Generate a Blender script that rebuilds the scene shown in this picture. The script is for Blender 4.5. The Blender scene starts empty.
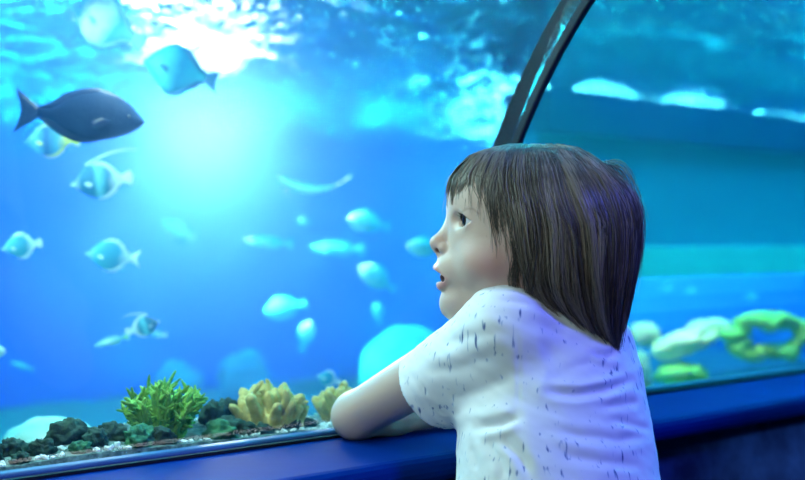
import bpy, bmesh, math, random, os
import numpy as np
from mathutils import Vector, Matrix, noise as mnoise

R = math.radians
scn = bpy.context.scene
COL = scn.collection
rng = random.Random(7)

# ------------------------------------------------------------------ frame
F_PX = 1118.0                 # 50 mm lens on a 36 mm sensor, 805 px wide
ZC = 1.025                    # eye height of the camera (floor = 0)
TH = R(39.3)                  # the tunnel runs away to the right
DX, DY = math.cos(TH), math.sin(TH)        # along the tunnel
NX, NY = -math.sin(TH), math.cos(TH)       # through the glass, into the tank
P0 = (-0.0911, 1.406)           # foot of the glass
LEDGE = 0.78                  # height of the ledge top
SURF = ZC + 0.50              # water level


def W(s, t, z):
    """tunnel coordinates (along, into the tank, up) -> world"""
    return Vector((P0[0] + DX * s + NX * t, P0[1] + DY * s + NY * t, z))


def ST(x, y):
    dx, dy = x - P0[0], y - P0[1]
    return dx * DX + dy * DY, dx * NX + dy * NY


def at(px, py, Y):
    return Vector(((px - 402.5) / F_PX * Y, Y, ZC - (py - 240.0) / F_PX * Y))


# ------------------------------------------------------------------ materials
def srgb(r, g, b):
    def f(c):
        c /= 255.0
        return c / 12.92 if c <= 0.04045 else ((c + 0.055) / 1.055) ** 2.4
    return (f(r), f(g), f(b), 1.0)


class NT:
    def __init__(self, name):
        self.m = bpy.data.materials.new(name)
        self.m.use_nodes = True
        self.t = self.m.node_tree
        self.t.nodes.clear()
        self.out = self.t.nodes.new('ShaderNodeOutputMaterial')

    def n(self, kind, **kw):
        nd = self.t.nodes.new(kind)
        for k, v in kw.items():
            if k.startswith('_'):
                setattr(nd, k[1:], v)
        return nd

    def l(self, a, b):
        self.t.links.new(a, b)

    def ramp(self, fac, stops, interp='LINEAR'):
        r = self.n('ShaderNodeValToRGB')
        r.color_ramp.interpolation = interp
        els = r.color_ramp.elements
        while len(els) < len(stops):
            els.new(0.5)
        for e, (p, c) in zip(els, stops):
            e.position = p
            e.color = c
        self.l(fac, r.inputs[0])
        return r.outputs[0]

    def coords(self, scale=(1, 1, 1), kind='Object', rot=(0, 0, 0)):
        tc = self.n('ShaderNodeTexCoord')
        mp = self.n('ShaderNodeMapping')
        mp.inputs['Scale'].default_value = scale
        mp.inputs['Rotation'].default_value = rot
        self.l(tc.outputs[kind], mp.inputs[0])
        return mp.outputs[0]

    def noise(self, vec, scale, detail=3, rough=0.55, dist=0.0):
        n = self.n('ShaderNodeTexNoise')
        n.inputs['Scale'].default_value = scale
        n.inputs['Detail'].default_value = detail
        n.inputs['Roughness'].default_value = rough
        n.inputs['Distortion'].default_value = dist
        if vec is not None:
            self.l(vec, n.inputs['Vector'])
        return n.outputs['Fac']

    def bump(self, h, strength, dist=0.01):
        b = self.n('ShaderNodeBump')
        b.inputs['Strength'].default_value = strength
        b.inputs['Distance'].default_value = dist
        self.l(h, b.inputs['Height'])
        return b.outputs[0]

    def pbr(self, color=(.8, .8, .8, 1), rough=0.5, metal=0.0, spec=0.5, normal=None, **kw):
        p = self.n('ShaderNodeBsdfPrincipled')
        if isinstance(color, tuple):
            p.inputs['Base Color'].default_value = color
        else:
            self.l(color, p.inputs['Base Color'])
        if isinstance(rough, (int, float)):
            p.inputs['Roughness'].default_value = rough
        else:
            self.l(rough, p.inputs['Roughness'])
        p.inputs['Metallic'].default_value = metal
        p.inputs['Specular IOR Level'].default_value = spec
        for k, v in kw.items():
            p.inputs[k.replace('_', ' ')].default_value = v
        if normal is not None:
            self.l(normal, p.inputs['Normal'])
        self.l(p.outputs[0], self.out.inputs[0])
        return p


def mottled(name, c1, c2, scale=20, rough=0.6, bump=0.3, bscale=60, spec=0.4, **kw):
    m = NT(name)
    v = m.coords()
    col = m.ramp(m.noise(v, scale, 4, 0.6), [(0.3, c1), (0.7, c2)])
    nb = m.bump(m.noise(v, bscale, 4, 0.6), bump, 0.004)
    m.pbr(col, rough, 0, spec, nb, **kw)
    return m.m


# ------------------------------------------------------------------ objects
def tag(o, label=None, cat=None, group=None, kind=None):
    if label: o['label'] = label
    if cat: o['category'] = cat
    if group: o['group'] = group
    if kind: o['kind'] = kind
    return o


def empty(name, loc, rot=(0, 0, 0), scale=None):
    o = bpy.data.objects.new(name, None)
    o.empty_display_size = 0.05
    o.location = loc
    o.rotation_euler = rot
    if scale: o.scale = (scale,) * 3
    COL.objects.link(o)
    return o


def mesh_obj(name, verts, faces, mat, parent=None, smooth=True, loc=None):
    me = bpy.data.meshes.new(name)
    me.from_pydata([tuple(v) for v in verts], [], [tuple(f) for f in faces])
    me.validate()
    me.update()
    if smooth:
        me.polygons.foreach_set('use_smooth', [True] * len(me.polygons))
    if mat is not None:
        for mm in (mat if isinstance(mat, (list, tuple)) else [mat]):
            me.materials.append(mm)
    o = bpy.data.objects.new(name, me)
    COL.objects.link(o)
    if parent is not None: o.parent = parent
    if loc is not None: o.location = loc
    return o


def bm_obj(name, bm, mat, parent=None, smooth=True, loc=None):
    bmesh.ops.recalc_face_normals(bm, faces=bm.faces)
    me = bpy.data.meshes.new(name)
    bm.to_mesh(me)
    bm.free()
    if smooth:
        me.polygons.foreach_set('use_smooth', [True] * len(me.polygons))
    if mat is not None:
        me.materials.append(mat)
    o = bpy.data.objects.new(name, me)
    COL.objects.link(o)
    if parent is not None: o.parent = parent
    if loc is not None: o.location = loc
    return o


def bevel(o, w=0.004, seg=3):
    m = o.modifiers.new('bevel', 'BEVEL')
    m.width = w
    m.segments = seg
    m.limit_method = 'ANGLE'
    m.angle_limit = R(40)
    return o


def prism(name, poly, s0, s1, mat, ns=1, smooth=False, parent=None, closed=True):
    """a cross-section (t, z) drawn along the tunnel from s0 to s1"""
    vs, fs = [], []
    n = len(poly)
    for i in range(ns + 1):
        s = s0 + (s1 - s0) * i / ns
        for (t, z) in poly:
            vs.append(W(s, t, z))
    for i in range(ns):
        a, b = i * n, (i + 1) * n
        for j in range(n if closed else n - 1):
            k = (j + 1) % n
            fs.append((a + j, a + k, b + k, b + j))
    if closed:
        fs.append(tuple(range(n - 1, -1, -1)))
        fs.append(tuple(range(ns * n, ns * n + n)))
    o = mesh_obj(name, vs, fs, mat, parent, smooth)
    bm = bmesh.new(); bm.from_mesh(o.data)
    bmesh.ops.recalc_face_normals(bm, faces=bm.faces)
    bm.to_mesh(o.data); bm.free()
    return o


# ------------------------------------------------------------------ the arch
R1, PH1, R2 = 0.78, R(50), 1.75


def arch(n=28, off=0.0, hmax=None):
    """(t, z) points of the glass, foot to crown, offset outwards (into the water) by off"""
    pts = []
    for i in range(n + 1):
        ph = PH1 * i / n
        pts.append((-R1 + (R1 + off) * math.cos(ph), LEDGE + (R1 + off) * math.sin(ph)))
    cx = -R1 + (R1 - R2) * math.cos(PH1)
    cz = LEDGE + (R1 - R2) * math.sin(PH1)
    for i in range(1, n + 1):
        ph = PH1 + (R(90) - PH1) * i / n
        pts.append((cx + (R2 + off) * math.cos(ph), cz + (R2 + off) * math.sin(ph)))
    return pts


S0, S1 = -2.6, 5.2            # how much of the tunnel is built
RIB_S = 0.23
TB = 4.2                      # back wall of the tank

# --- materials of the setting
m = NT('acrylic')
tr = m.n('ShaderNodeBsdfTransparent'); tr.inputs[0].default_value = (0.975, 0.99, 1, 1)
gl = m.n('ShaderNodeBsdfGlossy'); gl.inputs['Roughness'].default_value = 0.03
lw = m.n('ShaderNodeLayerWeight')
pw = m.n('ShaderNodeMath', _operation='POWER'); pw.inputs[1].default_value = 5.0
m.l(lw.outputs['Facing'], pw.inputs[0])
ma = m.n('ShaderNodeMath', _operation='MULTIPLY_ADD'); ma.inputs[1].default_value = 0.5; ma.inputs[2].default_value = 0.02
m.l(pw.outputs[0], ma.inputs[0])
mx = m.n('ShaderNodeMixShader')
m.l(ma.outputs[0], mx.inputs[0]); m.l(tr.outputs[0], mx.inputs[1]); m.l(gl.outputs[0], mx.inputs[2])
m.l(mx.outputs[0], m.out.inputs[0])
M_ACRYL = m.m

m = NT('sea_water')
sc_ = m.n('ShaderNodeVolumeScatter')
sc_.inputs['Color'].default_value = (0.135, 0.40, 1.0, 1)
sc_.inputs['Density'].default_value = 0.22
sc_.inputs['Anisotropy'].default_value = 0.78
ab = m.n('ShaderNodeVolumeAbsorption')
ab.inputs['Color'].default_value = (0.0, 0.74, 0.98, 1)
ab.inputs['Density'].default_value = 0.52
ad = m.n('ShaderNodeAddShader')
m.l(sc_.outputs[0], ad.inputs[0]); m.l(ab.outputs[0], ad.inputs[1])
m.l(ad.outputs[0], m.out.inputs['Volume'])
M_WATER = m.m

m = NT('water_surface')
v = m.coords((0.6, 1.5, 1), rot=(0, 0, -TH))
nb0 = m.bump(m.noise(v, 12, 3, 0.6, 0.6), 1.0, 0.055)
bq = m.n('ShaderNodeBump'); bq.inputs['Strength'].default_value = 1.0; bq.inputs['Distance'].default_value = 0.022
m.l(m.noise(v, 38, 2, 0.5, 0.4), bq.inputs['Height']); m.l(nb0, bq.inputs['Normal'])
nb = bq.outputs[0]
rf = m.n('ShaderNodeBsdfGlass'); rf.inputs['Roughness'].default_value = 0.04
rf.inputs['IOR'].default_value = 1.33
rf.inputs['Color'].default_value = (0.75, 0.95, 1, 1)
m.l(nb, rf.inputs['Normal'])
tr = m.n('ShaderNodeBsdfTransparent')
mx = m.n('ShaderNodeMixShader'); mx.inputs[0].default_value = 0.75
m.l(tr.outputs[0], mx.inputs[1]); m.l(rf.outputs[0], mx.inputs[2])
m.l(mx.outputs[0], m.out.inputs[0])
M_SURF = m.m

M_NAVY = mottled('navy_lacquer', srgb(0, 30, 100), srgb(0, 38, 114), 6, 0.6, 0.05, 30, 0.02)
M_CURB = mottled('blue_curb', srgb(10, 52, 108), srgb(14, 62, 120), 8, 0.5, 0.05, 40, 0.5)
M_SEAL = mottled('black_seal', srgb(6, 8, 16), srgb(10, 12, 22), 30, 0.5, 0.1, 80)
M_RIB = mottled('rib_blue', srgb(2, 10, 34), srgb(4, 16, 46), 8, 0.5, 0.05, 50, 0.5)
M_BLUEWALL = mottled('blue_wall', srgb(2, 60, 205), srgb(4, 76, 215), 1.5, 0.9, 0.1, 10, 0.1)
M_PANEL = mottled('teal_panel', srgb(12, 100, 138), srgb(18, 114, 150), 2, 0.8, 0.1, 10, 0.1)
M_DARK = mottled('dark_band', srgb(2, 14, 66), srgb(4, 20, 78), 2, 0.8, 0.1, 10, 0.1)
M_PALE = mottled('pale_sill', srgb(150, 235, 230), srgb(120, 215, 215), 3, 0.8, 0.1, 10, 0.1)
M_ROCKBLUE = mottled('blue_rockwork', srgb(28, 44, 84), srgb(60, 88, 140), 14, 0.8, 0.6, 50, 0.2)
M_FLOOR = mottled('tunnel_carpet', srgb(10, 14, 40), srgb(16, 22, 56), 30, 0.95, 0.5, 200, 0.1)
M_SAND = mottled('tank_sand', srgb(22, 44, 48), srgb(120, 142, 132), 110, 0.95, 0.4, 300, 0.1)

# --- panes: two curved sheets with a rib between
def pane(name, s0, s1):
    inner, outer = arch(28, 0.0), arch(28, 0.03)
    poly = inner + outer[::-1]
    o = prism(name, poly, s0, s1, M_ACRYL, 1, True)
    return tag(o, kind='structure')


w1 = pane('window_1', S0, RIB_S - 0.0054)
w2 = pane('window_2', RIB_S + 0.0054, S1)
tag(w1, 'curved clear acrylic pane left of the dark rib')
tag(w2, 'curved clear acrylic pane right of the dark rib')

# rib
inner, outer = arch(40, -0.012), arch(40, 0.031)
rib = prism('trim_1', inner + outer[::-1], RIB_S - 0.0052, RIB_S + 0.0052, M_RIB, 1, False)
bevel(rib, 0.003, 3)
tag(rib, 'dark blue curved rib between the two acrylic panes', kind='structure')
# two more ribs outside the picture carry the sheets' ends
for i, s in enumerate((S0 - 0.009, S1 + 0.009)):
    o = prism('trim_%d' % (2 + i), inner + outer[::-1], s - 0.0078, s + 0.0078, M_RIB, 1, False)
    tag(o, kind='structure')

# ledge: board with a rounded nose, blue curb under the glass, black seal
nose = []
for i in range(9):
    a = R(90 + 180 * i / 8)
    nose.append((-0.178 + 0.016 * math.cos(a), LEDGE - 0.016 + 0.016 * math.sin(a)))
o = prism('ledge', [(0.032, LEDGE)] + nose + [(0.032, LEDGE - 0.032)], S0, S1, M_NAVY, 1, False)
bevel(o, 0.002, 2)
tag(o, 'glossy navy ledge running along the foot of the acrylic wall', kind='structure')
o = prism('trim_4', [(-0.018, LEDGE + 0.0005), (-0.018, LEDGE + 0.006), (-0.015, LEDGE + 0.009), (-0.0005, LEDGE + 0.009), (-0.0005, LEDGE + 0.0005)],
          S0, S1, M_CURB, 1, False)
bevel(o, 0.002, 2)
tag(o, 'medium blue curb strip holding the foot of the glass', kind='structure')
o = prism('trim_5', [(-0.026, LEDGE + 0.0005), (-0.026, LEDGE + 0.004), (-0.0185, LEDGE + 0.004), (-0.0185, LEDGE + 0.0005)],
          S0, S1, M_SEAL, 1, False)
tag(o, 'black rubber seal between curb strip and ledge', kind='structure')

# rockwork below the ledge
vs, fs = [], []
ns, nz = 260, 40
for i in range(ns + 1):
    s = S0 + (S1 - S0) * i / ns
    for j in range(nz + 1):
        z = (LEDGE - 0.030) * (1 - j / nz)
        k = j / nz
        wv = mnoise.fractal(Vector((s * 3, z * 5, 1.7)), 0.9, 2.0, 5) * 0.030
        wv += 0.010 * math.sin(34 * (z + 0.55 * s) + 4 * mnoise.noise(Vector((s * 3, z * 3, 4))))
        t = -0.120 - 0.05 * k ** 0.8 + wv * min(1, k * 6)
        vs.append(W(s, t, z))
for i in range(ns):
    for j in range(nz):
        a = i * (nz + 1) + j
        fs.append((a, a + nz + 1, a + nz + 2, a + 1))
o = mesh_obj('wall_front', vs, fs, M_ROCKBLUE)
so = o.modifiers.new('thick', 'SOLIDIFY'); so.thickness = 0.05; so.offset = 1
tag(o, 'rippled blue grey rockwork wall below the navy ledge', kind='structure')

# tunnel floor
o = prism('floor', [(-2.3, -0.05), (-2.3, 0.0), (0.2, 0.0), (0.2, -0.05)], S0, S1, M_FLOOR)
tag(o, 'dark navy carpet on the tunnel floor', kind='structure')
# opposite wall and soffit of the tunnel, behind the camera
o = prism('wall_back', [(-2.3, 0.0), (-2.3, 2.1), (-2.2, 2.1), (-2.2, 0.0)], S0, S1, M_FLOOR)
tag(o, 'plain navy tunnel wall behind the visitors', kind='structure')

# --- tank shell
o = prism('wall_far', [(TB, -0.3), (TB, SURF + 0.3), (TB + 0.1, SURF + 0.3), (TB + 0.1, -0.3)], S0 - 1.5, S1 + 1.0, M_BLUEWALL)
tag(o, 'blue painted far wall of the fish tank', kind='structure')
for nm, s in (('wall_left', S0 - 1.5), ('wall_right', S1 + 1.0)):
    o = prism(nm, [(0.04, -0.3), (TB, -0.3), (TB, SURF + 0.3), (0.04, SURF + 0.3)], s - 0.05, s + 0.05, M_BLUEWALL)
    tag(o, 'blue painted end wall of the fish tank', kind='structure')

# partition with bands behind the right pane
PT = 1.1
pS0, pS1 = 1.52, S1 + 0.95
o = prism('partition', [(PT, ZC - 0.02), (PT, ZC + 0.31), (PT + 0.12, ZC + 0.31), (PT + 0.12, ZC - 0.02)], pS0, pS1, M_PANEL)
tag(o, 'flat teal panel standing in the water behind the right pane', kind='structure')
o = prism('beam', [(PT - 0.05, ZC + 0.312), (PT - 0.05, ZC + 0.435), (PT + 0.14, ZC + 0.435), (PT + 0.14, ZC + 0.312)], pS0, pS1, M_DARK)
tag(o, 'dark blue beam along the top of the teal panel', kind='structure')
o = prism('sill', [(PT - 0.10, ZC - 0.115), (PT - 0.10, ZC - 0.022), (PT + 0.14, ZC - 0.022), (PT + 0.14, ZC - 0.115)], pS0, pS1, M_PALE)
tag(o, 'pale aqua sill under the teal panel', kind='structure')

# tank floor: falls away from the glass
def bed(s, t):
    edge = 0.783 - 0.050 * min(1, max(0, (s + 0.02) / 0.35))       # lower on the right
    k = min(1, max(0, (t - 0.16) / 0.9))
    k = k * k * (3 - 2 * k)
    z = edge * (1 - k) + 0.22 * k
    z += 0.018 * mnoise.fractal(Vector((s * 5, t * 5, 0.3)), 1.0, 2, 4) * min(1, t * 8)
    return z


vs, fs = [], []
na, nbb = 200, 110
for i in range(na + 1):
    s = S0 - 1.45 + (S1 - S0 + 2.4) * i / na
    for j in range(nbb + 1):
        t = 0.036 + (TB - 0.05) * (j / nbb) ** 1.8
        vs.append(W(s, t, bed(s, t)))
for i in range(na):
    for j in range(nbb):
        a = i * (nbb + 1) + j
        fs.append((a, a + 1, a + nbb + 2, a + nbb + 1))
k0 = len(vs)
for i in range(na + 1):                                 # the bank's face against the glass
    p = vs[i * (nbb + 1)].copy(); p.z = 0.60
    vs.append(p)
    if i: fs.append((k0 + i - 1, (i - 1) * (nbb + 1), i * (nbb + 1), k0 + i))
o = mesh_obj('ground', vs, fs, M_SAND)
tag(o, 'sandy bed of the fish tank sloping away from the glass', kind='structure')

# water: the whole body
ar = [p for p in arch(28, 0.034) if p[1] < SURF]
poly = [(0.034, 0.16)] + ar + [(ar[-1][0], SURF), (TB - 0.02, SURF), (TB - 0.02, 0.16)]
o = prism('water', poly, S0 - 1.4, S1 + 0.9, M_WATER)
tag(o, 'clear blue water filling the tank', 'water', kind='structure')

# water surface
def wave(s, t):
    h = 0.046 * mnoise.fractal(Vector((s * 3.4, t * 6.5, 9.1)), 0.8, 2, 3)
    h += 0.006 * math.sin(22 * t + 5 * s + 3 * mnoise.noise(Vector((s, t, 0))))
    return h


vs, fs = [], []
na, nbb = 420, 380
for i in range(na + 1):
    s = S0 - 1.4 + (S1 - S0 + 2.3) * i / na
    for j in range(nbb + 1):
        t = ar[-1][0] + 0.02 + (TB - 0.04 - ar[-1][0]) * j / nbb
        vs.append(W(s, t, SURF - 0.03 + wave(s, t)))
for i in range(na):
    for j in range(nbb):
        a = i * (nbb + 1) + j
        fs.append((a, a + nbb + 1, a + nbb + 2, a + 1))
o = mesh_obj('water_surface', vs, fs, M_SURF)
tag(o, 'rippled water surface seen from below', 'water surface', kind='structure')

# ------------------------------------------------------------------ light
def lamp(name, kind, loc, aim, power, color, size=0.3, **kw):
    l = bpy.data.lights.new(name, kind)
    l.energy = power
    l.color = color
    if kind == 'AREA':
        l.shape = 'RECTANGLE'
        l.size = size if not isinstance(size, tuple) else size[0]
        l.size_y = size if not isinstance(size, tuple) else size[1]
    elif kind in ('SPOT', 'POINT'):
        l.shadow_soft_size = size
    for k, v in kw.items(): setattr(l, k, v)
    o = bpy.data.objects.new(name, l)
    o.location = loc
    d = Vector(aim) - Vector(loc)
    o.rotation_euler = d.to_track_quat('-Z', 'Y').to_euler()
    COL.objects.link(o)
    return o


# sun shaft: a strong submerged-looking burst just below the ripples
bp = at(208, 112, 3.1)
burst = lamp('shaft_light', 'SPOT', bp, bp + Vector((0.0, -0.15, -1)), 520, (0.5, 0.6, 0.55), 0.16, spot_size=R(122), spot_blend=0.5)
lamp('burst_light', 'POINT', bp + Vector((0, 0, 0.01)), bp + Vector((0, 0, -1)), 7, (1, 0.55, 0.42), 0.22)
lamp('beam_light', 'SPOT', bp + Vector((0, 0, 0.02)), bp + Vector((0.03, -0.8, -0.52)), 170, (1, 0.58, 0.46), 0.22, spot_size=R(100), spot_blend=0.7)
# unseen point lights added behind the dark beam, for glints on the ripples
for s, tt in ((2.2, 1.5), (2.45, 1.8), (2.75, 1.5), (3.3, 1.8), (3.9, 1.6)):
    lamp('beam_fill', 'POINT', W(s, tt, ZC + 0.22), (0, 0, 0), 16, (0.35, 0.9, 1.0), 0.07)
L = burst.data
L.use_nodes = True
t = L.node_tree
em = [n for n in t.nodes if n.type == 'EMISSION'][0]
g = t.nodes.new('ShaderNodeNewGeometry')
sx = t.nodes.new('ShaderNodeSeparateXYZ')
an = t.nodes.new('ShaderNodeMath'); an.operation = 'ARCTAN2'
ns_ = t.nodes.new('ShaderNodeTexNoise'); ns_.noise_dimensions = '1D'
ns_.inputs['Scale'].default_value = 5.0; ns_.inputs['Detail'].default_value = 3
rp = t.nodes.new('ShaderNodeMapRange')
rp.inputs[1].default_value = 0.42; rp.inputs[2].default_value = 0.58
rp.inputs[3].default_value = 0.05; rp.inputs[4].default_value = 2.4
t.links.new(g.outputs['Incoming'], sx.inputs[0])
t.links.new(sx.outputs[0], an.inputs[0]); t.links.new(sx.outputs[2], an.inputs[1])
t.links.new(an.outputs[0], ns_.inputs['W'])
t.links.new(ns_.outputs['Fac'], rp.inputs[0])
t.links.new(rp.outputs[0], em.inputs['Strength'])

for s, tt in ((2.6, 2.1), (2.9, 2.7), (3.2, 2.0), (3.8, 2.6), (4.5, 2.1), (4.7, 3.4), (5.3, 3.4), (5.9, 3.5)):
    lamp('back_fill', 'POINT', W(s, tt, ZC + 0.12), (0, 0, 0), 55, (0.35, 0.9, 1.0), 0.08)  # unseen, added to brighten ripples and water behind the partition

# unseen area lights added above the tank, to give the water its blue
for i, (s, tt, p, sz) in enumerate([(-0.6, 2.6, 60, (1.6, 1.0)), (1.6, 0.5, 52, (1.4, 0.7)), (3.2, 0.5, 52, (1.4, 0.7)), (0.6, 3.4, 90, (2.0, 1.0))]):
    a = W(s, tt, SURF + 0.9)
    lamp('tank_fill', 'AREA', a, a + Vector((0, 0, -1)), p * 4.2, (0.02, 0.78, 1.0), sz)

# unseen spots added low in the tank, for glints on the ripples
for i, (s, tt, p) in enumerate([(-1.0, 1.5, 14), (0.3, 1.3, 14), (1.3, 0.6, 18), (2.3, 0.6, 22), (2.2, 2.6, 120), (3.4, 2.2, 120), (4.4, 2.0, 120), (1.3, 3.3, 60)]):
    a = W(s, tt, 0.42)
    lamp('floor_fill', 'SPOT', a, a + Vector((0.1, 0.25, 1)), p * 1.3, (0.06, 0.85, 1.0), 0.10, spot_size=R(150), spot_blend=0.5)

# unseen spot added left in the tank, to light the fish from in front
a = Vector((-1.15, 1.62, 1.50))
lamp('fish_fill', 'SPOT', a, (-0.28, 2.45, 1.12), 120, (0.6, 0.95, 1.0), 0.06, spot_size=R(72), spot_blend=0.7)
lamp('coral_fill', 'AREA', W(-0.3, 0.22, 1.42), W(-0.22, 0.14, 0.8), 9, (0.8, 1.0, 0.9), (0.6, 0.15))  # unseen area light added over the front corals
lamp('coral_fill', 'SPOT', W(1.15, 0.45, 1.46), (0.80, 2.75, 0.80), 60, (1.0, 0.95, 0.6), 0.08, spot_size=R(50), spot_blend=0.6)  # unseen warm spot added to brighten the corals of the right pane
# unseen lights added on the visitors and the rockwork
if 1:
    lamp('tunnel_fill', 'AREA', (-0.72, 0.42, 1.40), (0.12, 1.28, 1.0), 4.6, (0.52, 0.96, 1.0), 0.4)
    lamp('tunnel_fill', 'AREA', (-0.25, 0.25, 1.45), (0.14, 1.28, 1.0), 2.3, (1.0, 1.0, 0.94), 0.3)
    lamp('blue_fill', 'AREA', (0.34, 1.20, 1.62), (0.18, 1.28, 1.1), 2.5, (0.25, 0.5, 1.0), 0.3)  # added for a blue rim on the top of the hair
    lamp('wall_fill', 'SPOT', (1.0, 0.25, 1.45), (0.90, 1.5, 0.55), 90, (0.22, 0.48, 1.0), 0.1, spot_size=R(36), spot_blend=0.6)  # added to brighten the rockwork below the ledge
    lamp('violet_fill', 'SPOT', (1.35, 0.75, 1.7), (0.22, 1.3, 0.95), 85, (0.11, 0.14, 1.0), 0.12, spot_size=R(40), spot_blend=0.6)

w = bpy.data.worlds.new('world')
scn.world = w
w.use_nodes = True
w.node_tree.nodes['Background'].inputs[0].default_value = (0.05, 0.25, 0.6, 1)
w.node_tree.nodes['Background'].inputs[1].default_value = 0.15

# ------------------------------------------------------------------ camera
cam = bpy.data.cameras.new('camera')
cam.lens = 50
cam.sensor_width = 36
cam.dof.use_dof = True
cam.dof.focus_distance = 1.25
cam.dof.aperture_fstop = 3.2
cam.clip_start = 0.02
co = bpy.data.objects.new('camera', cam)
co.location = (0, 0, ZC)
co.rotation_euler = (R(90), 0, 0)
COL.objects.link(co)
scn.camera = co

scn.view_settings.view_transform = 'Standard'
scn.view_settings.look = 'None'
scn.view_settings.exposure = 0.0
scn.view_settings.gamma = 1.0
scn.view_settings.use_curve_mapping = False
scn.cycles.use_denoising = True
scn.cycles.transparent_max_bounces = 24
scn.cycles.max_bounces = 10
scn.cycles.volume_bounces = 0

# ================================================================== the boy
HS = F_PX / 1.28              # px per metre in the plane of his head


def hx(px): return (px - 402.5) / HS
def hz(py): return -(py - 240.0) / HS


HY = 1.28                     # mid-plane of the head


class Field:
    def __init__(self, xs, ys, zs):
        self.xs, self.ys, self.zs = [np.asarray(a, np.float32) for a in (xs, ys, zs)]
        self.D = np.full((len(xs), len(ys), len(zs)), 1.0, np.float32)

    def sub(self, lo, hi, pad):
        sl = []
        for a, l, h in zip((self.xs, self.ys, self.zs), lo, hi):
            i0 = max(0, int(np.searchsorted(a, l - pad)) - 1)
            i1 = min(len(a), int(np.searchsorted(a, h + pad)) + 1)
            sl.append(slice(i0, i1))
        return tuple(sl)

    def grid(self, sl):
        return (self.xs[sl[0]][:, None, None], self.ys[sl[1]][None, :, None], self.zs[sl[2]][None, None, :])

    def add(self, fn, lo, hi, k=0.01):
        sl = self.sub(lo, hi, k + 0.02)
        d = fn(*self.grid(sl)).astype(np.float32)
        a = self.D[sl]
        h = np.maximum(k - np.abs(a - d), 0) / k
        self.D[sl] = np.minimum(a, d) - h * h * k * 0.25

    def cut(self, fn, lo, hi, k=0.003):
        sl = self.sub(lo, hi, k + 0.004)
        d = -fn(*self.grid(sl)).astype(np.float32)
        a = self.D[sl]
        h = np.maximum(k - np.abs(a - d), 0) / k
        self.D[sl] = np.maximum(a, d) + h * h * k * 0.25


def box_of(*pts, r=0.0):
    a = np.array(pts)
    return a.min(0) - r, a.max(0) + r


def f_ell(c, r):
    def f(x, y, z):
        q = np.sqrt(((x - c[0]) / r[0]) ** 2 + ((y - c[1]) / r[1]) ** 2 + ((z - c[2]) / r[2]) ** 2 + 1e-9)
        return (q - 1) * min(r)
    return f


def f_cone(a, b, ra, rb):
    a = np.array(a, float); b = np.array(b, float)
    ab = b - a
    L2 = float(ab @ ab)
    def f(x, y, z):
        t = ((x - a[0]) * ab[0] + (y - a[1]) * ab[1] + (z - a[2]) * ab[2]) / L2
        t = np.clip(t, 0, 1)
        return np.sqrt((x - a[0] - t * ab[0]) ** 2 + (y - a[1] - t * ab[1]) ** 2 + (z - a[2] - t * ab[2]) ** 2) - (ra + (rb - ra) * t)
    return f


def add_ell(F, c, r, k=0.01):
    r = np.array(r); c = np.array(c)
    F.add(f_ell(c, r), c - r, c + r, k)


def add_cone(F, a, b, ra, rb, k=0.01):
    lo, hi = box_of(a, b, r=max(ra, rb))
    F.add(f_cone(a, b, ra, rb), lo, hi, k)


def cut_ell(F, c, r, k=0.003):
    r = np.array(r); c = np.array(c)
    F.cut(f_ell(c, r), c - r, c + r, k)


def nets(F):
    """surface of D = 0 as quads (naive surface nets on a rectilinear grid)"""
    D = F.D
    S = D < 0
    nx, ny, nz = D.shape
    cnt = np.zeros((nx - 1, ny - 1, nz - 1), np.int8)
    for i in (0, 1):
        for j in (0, 1):
            for k in (0, 1):
                cnt += S[i:nx - 1 + i, j:ny - 1 + j, k:nz - 1 + k]
    act = (cnt > 0) & (cnt < 8)
    idx = np.argwhere(act)
    ids = np.full(act.shape, -1, np.int32)
    ids[act] = np.arange(len(idx))
    P = np.zeros((len(idx), 3)); N = np.zeros(len(idx))
    ax = (F.xs, F.ys, F.zs)
    cor = [(i, j, k) for i in (0, 1) for j in (0, 1) for k in (0, 1)]
    for a in cor:
        for d in range(3):
            if a[d]: continue
            b = list(a); b[d] = 1
            ia = idx + np.array(a); ib = idx + np.array(b)
            da = D[ia[:, 0], ia[:, 1], ia[:, 2]]; db = D[ib[:, 0], ib[:, 1], ib[:, 2]]
            cr = (da < 0) != (db < 0)
            t = np.where(cr, da / np.where(cr, da - db, 1), 0)
            for e in range(3):
                pa = ax[e][ia[:, e]]; pb = ax[e][ib[:, e]]
                P[:, e] += np.where(cr, pa + t * (pb - pa), 0)
            N += cr
    P /= N[:, None]
    quads = []
    for d in range(3):
        sl0 = [slice(None)] * 3; sl1 = [slice(None)] * 3
        sl0[d] = slice(0, -1); sl1[d] = slice(1, None)
        ch = S[tuple(sl0)] != S[tuple(sl1)]
        u, v = [(1, 2), (2, 0), (0, 1)][d]
        e = np.argwhere(ch)
        ok = (e[:, u] > 0) & (e[:, v] > 0) & (e[:, u] < D.shape[u] - 1) & (e[:, v] < D.shape[v] - 1)
        e = e[ok]
        flip = S[e[:, 0], e[:, 1], e[:, 2]]
        q = []
        for du, dv in ((-1, -1), (0, -1), (0, 0), (-1, 0)):
            c = e.copy(); c[:, u] += du; c[:, v] += dv
            q.append(ids[c[:, 0], c[:, 1], c[:, 2]])
        q = np.stack(q, 1)
        q[~flip] = q[~flip][:, ::-1]
        quads.append(q)
    return P, np.concatenate(quads)


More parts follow.
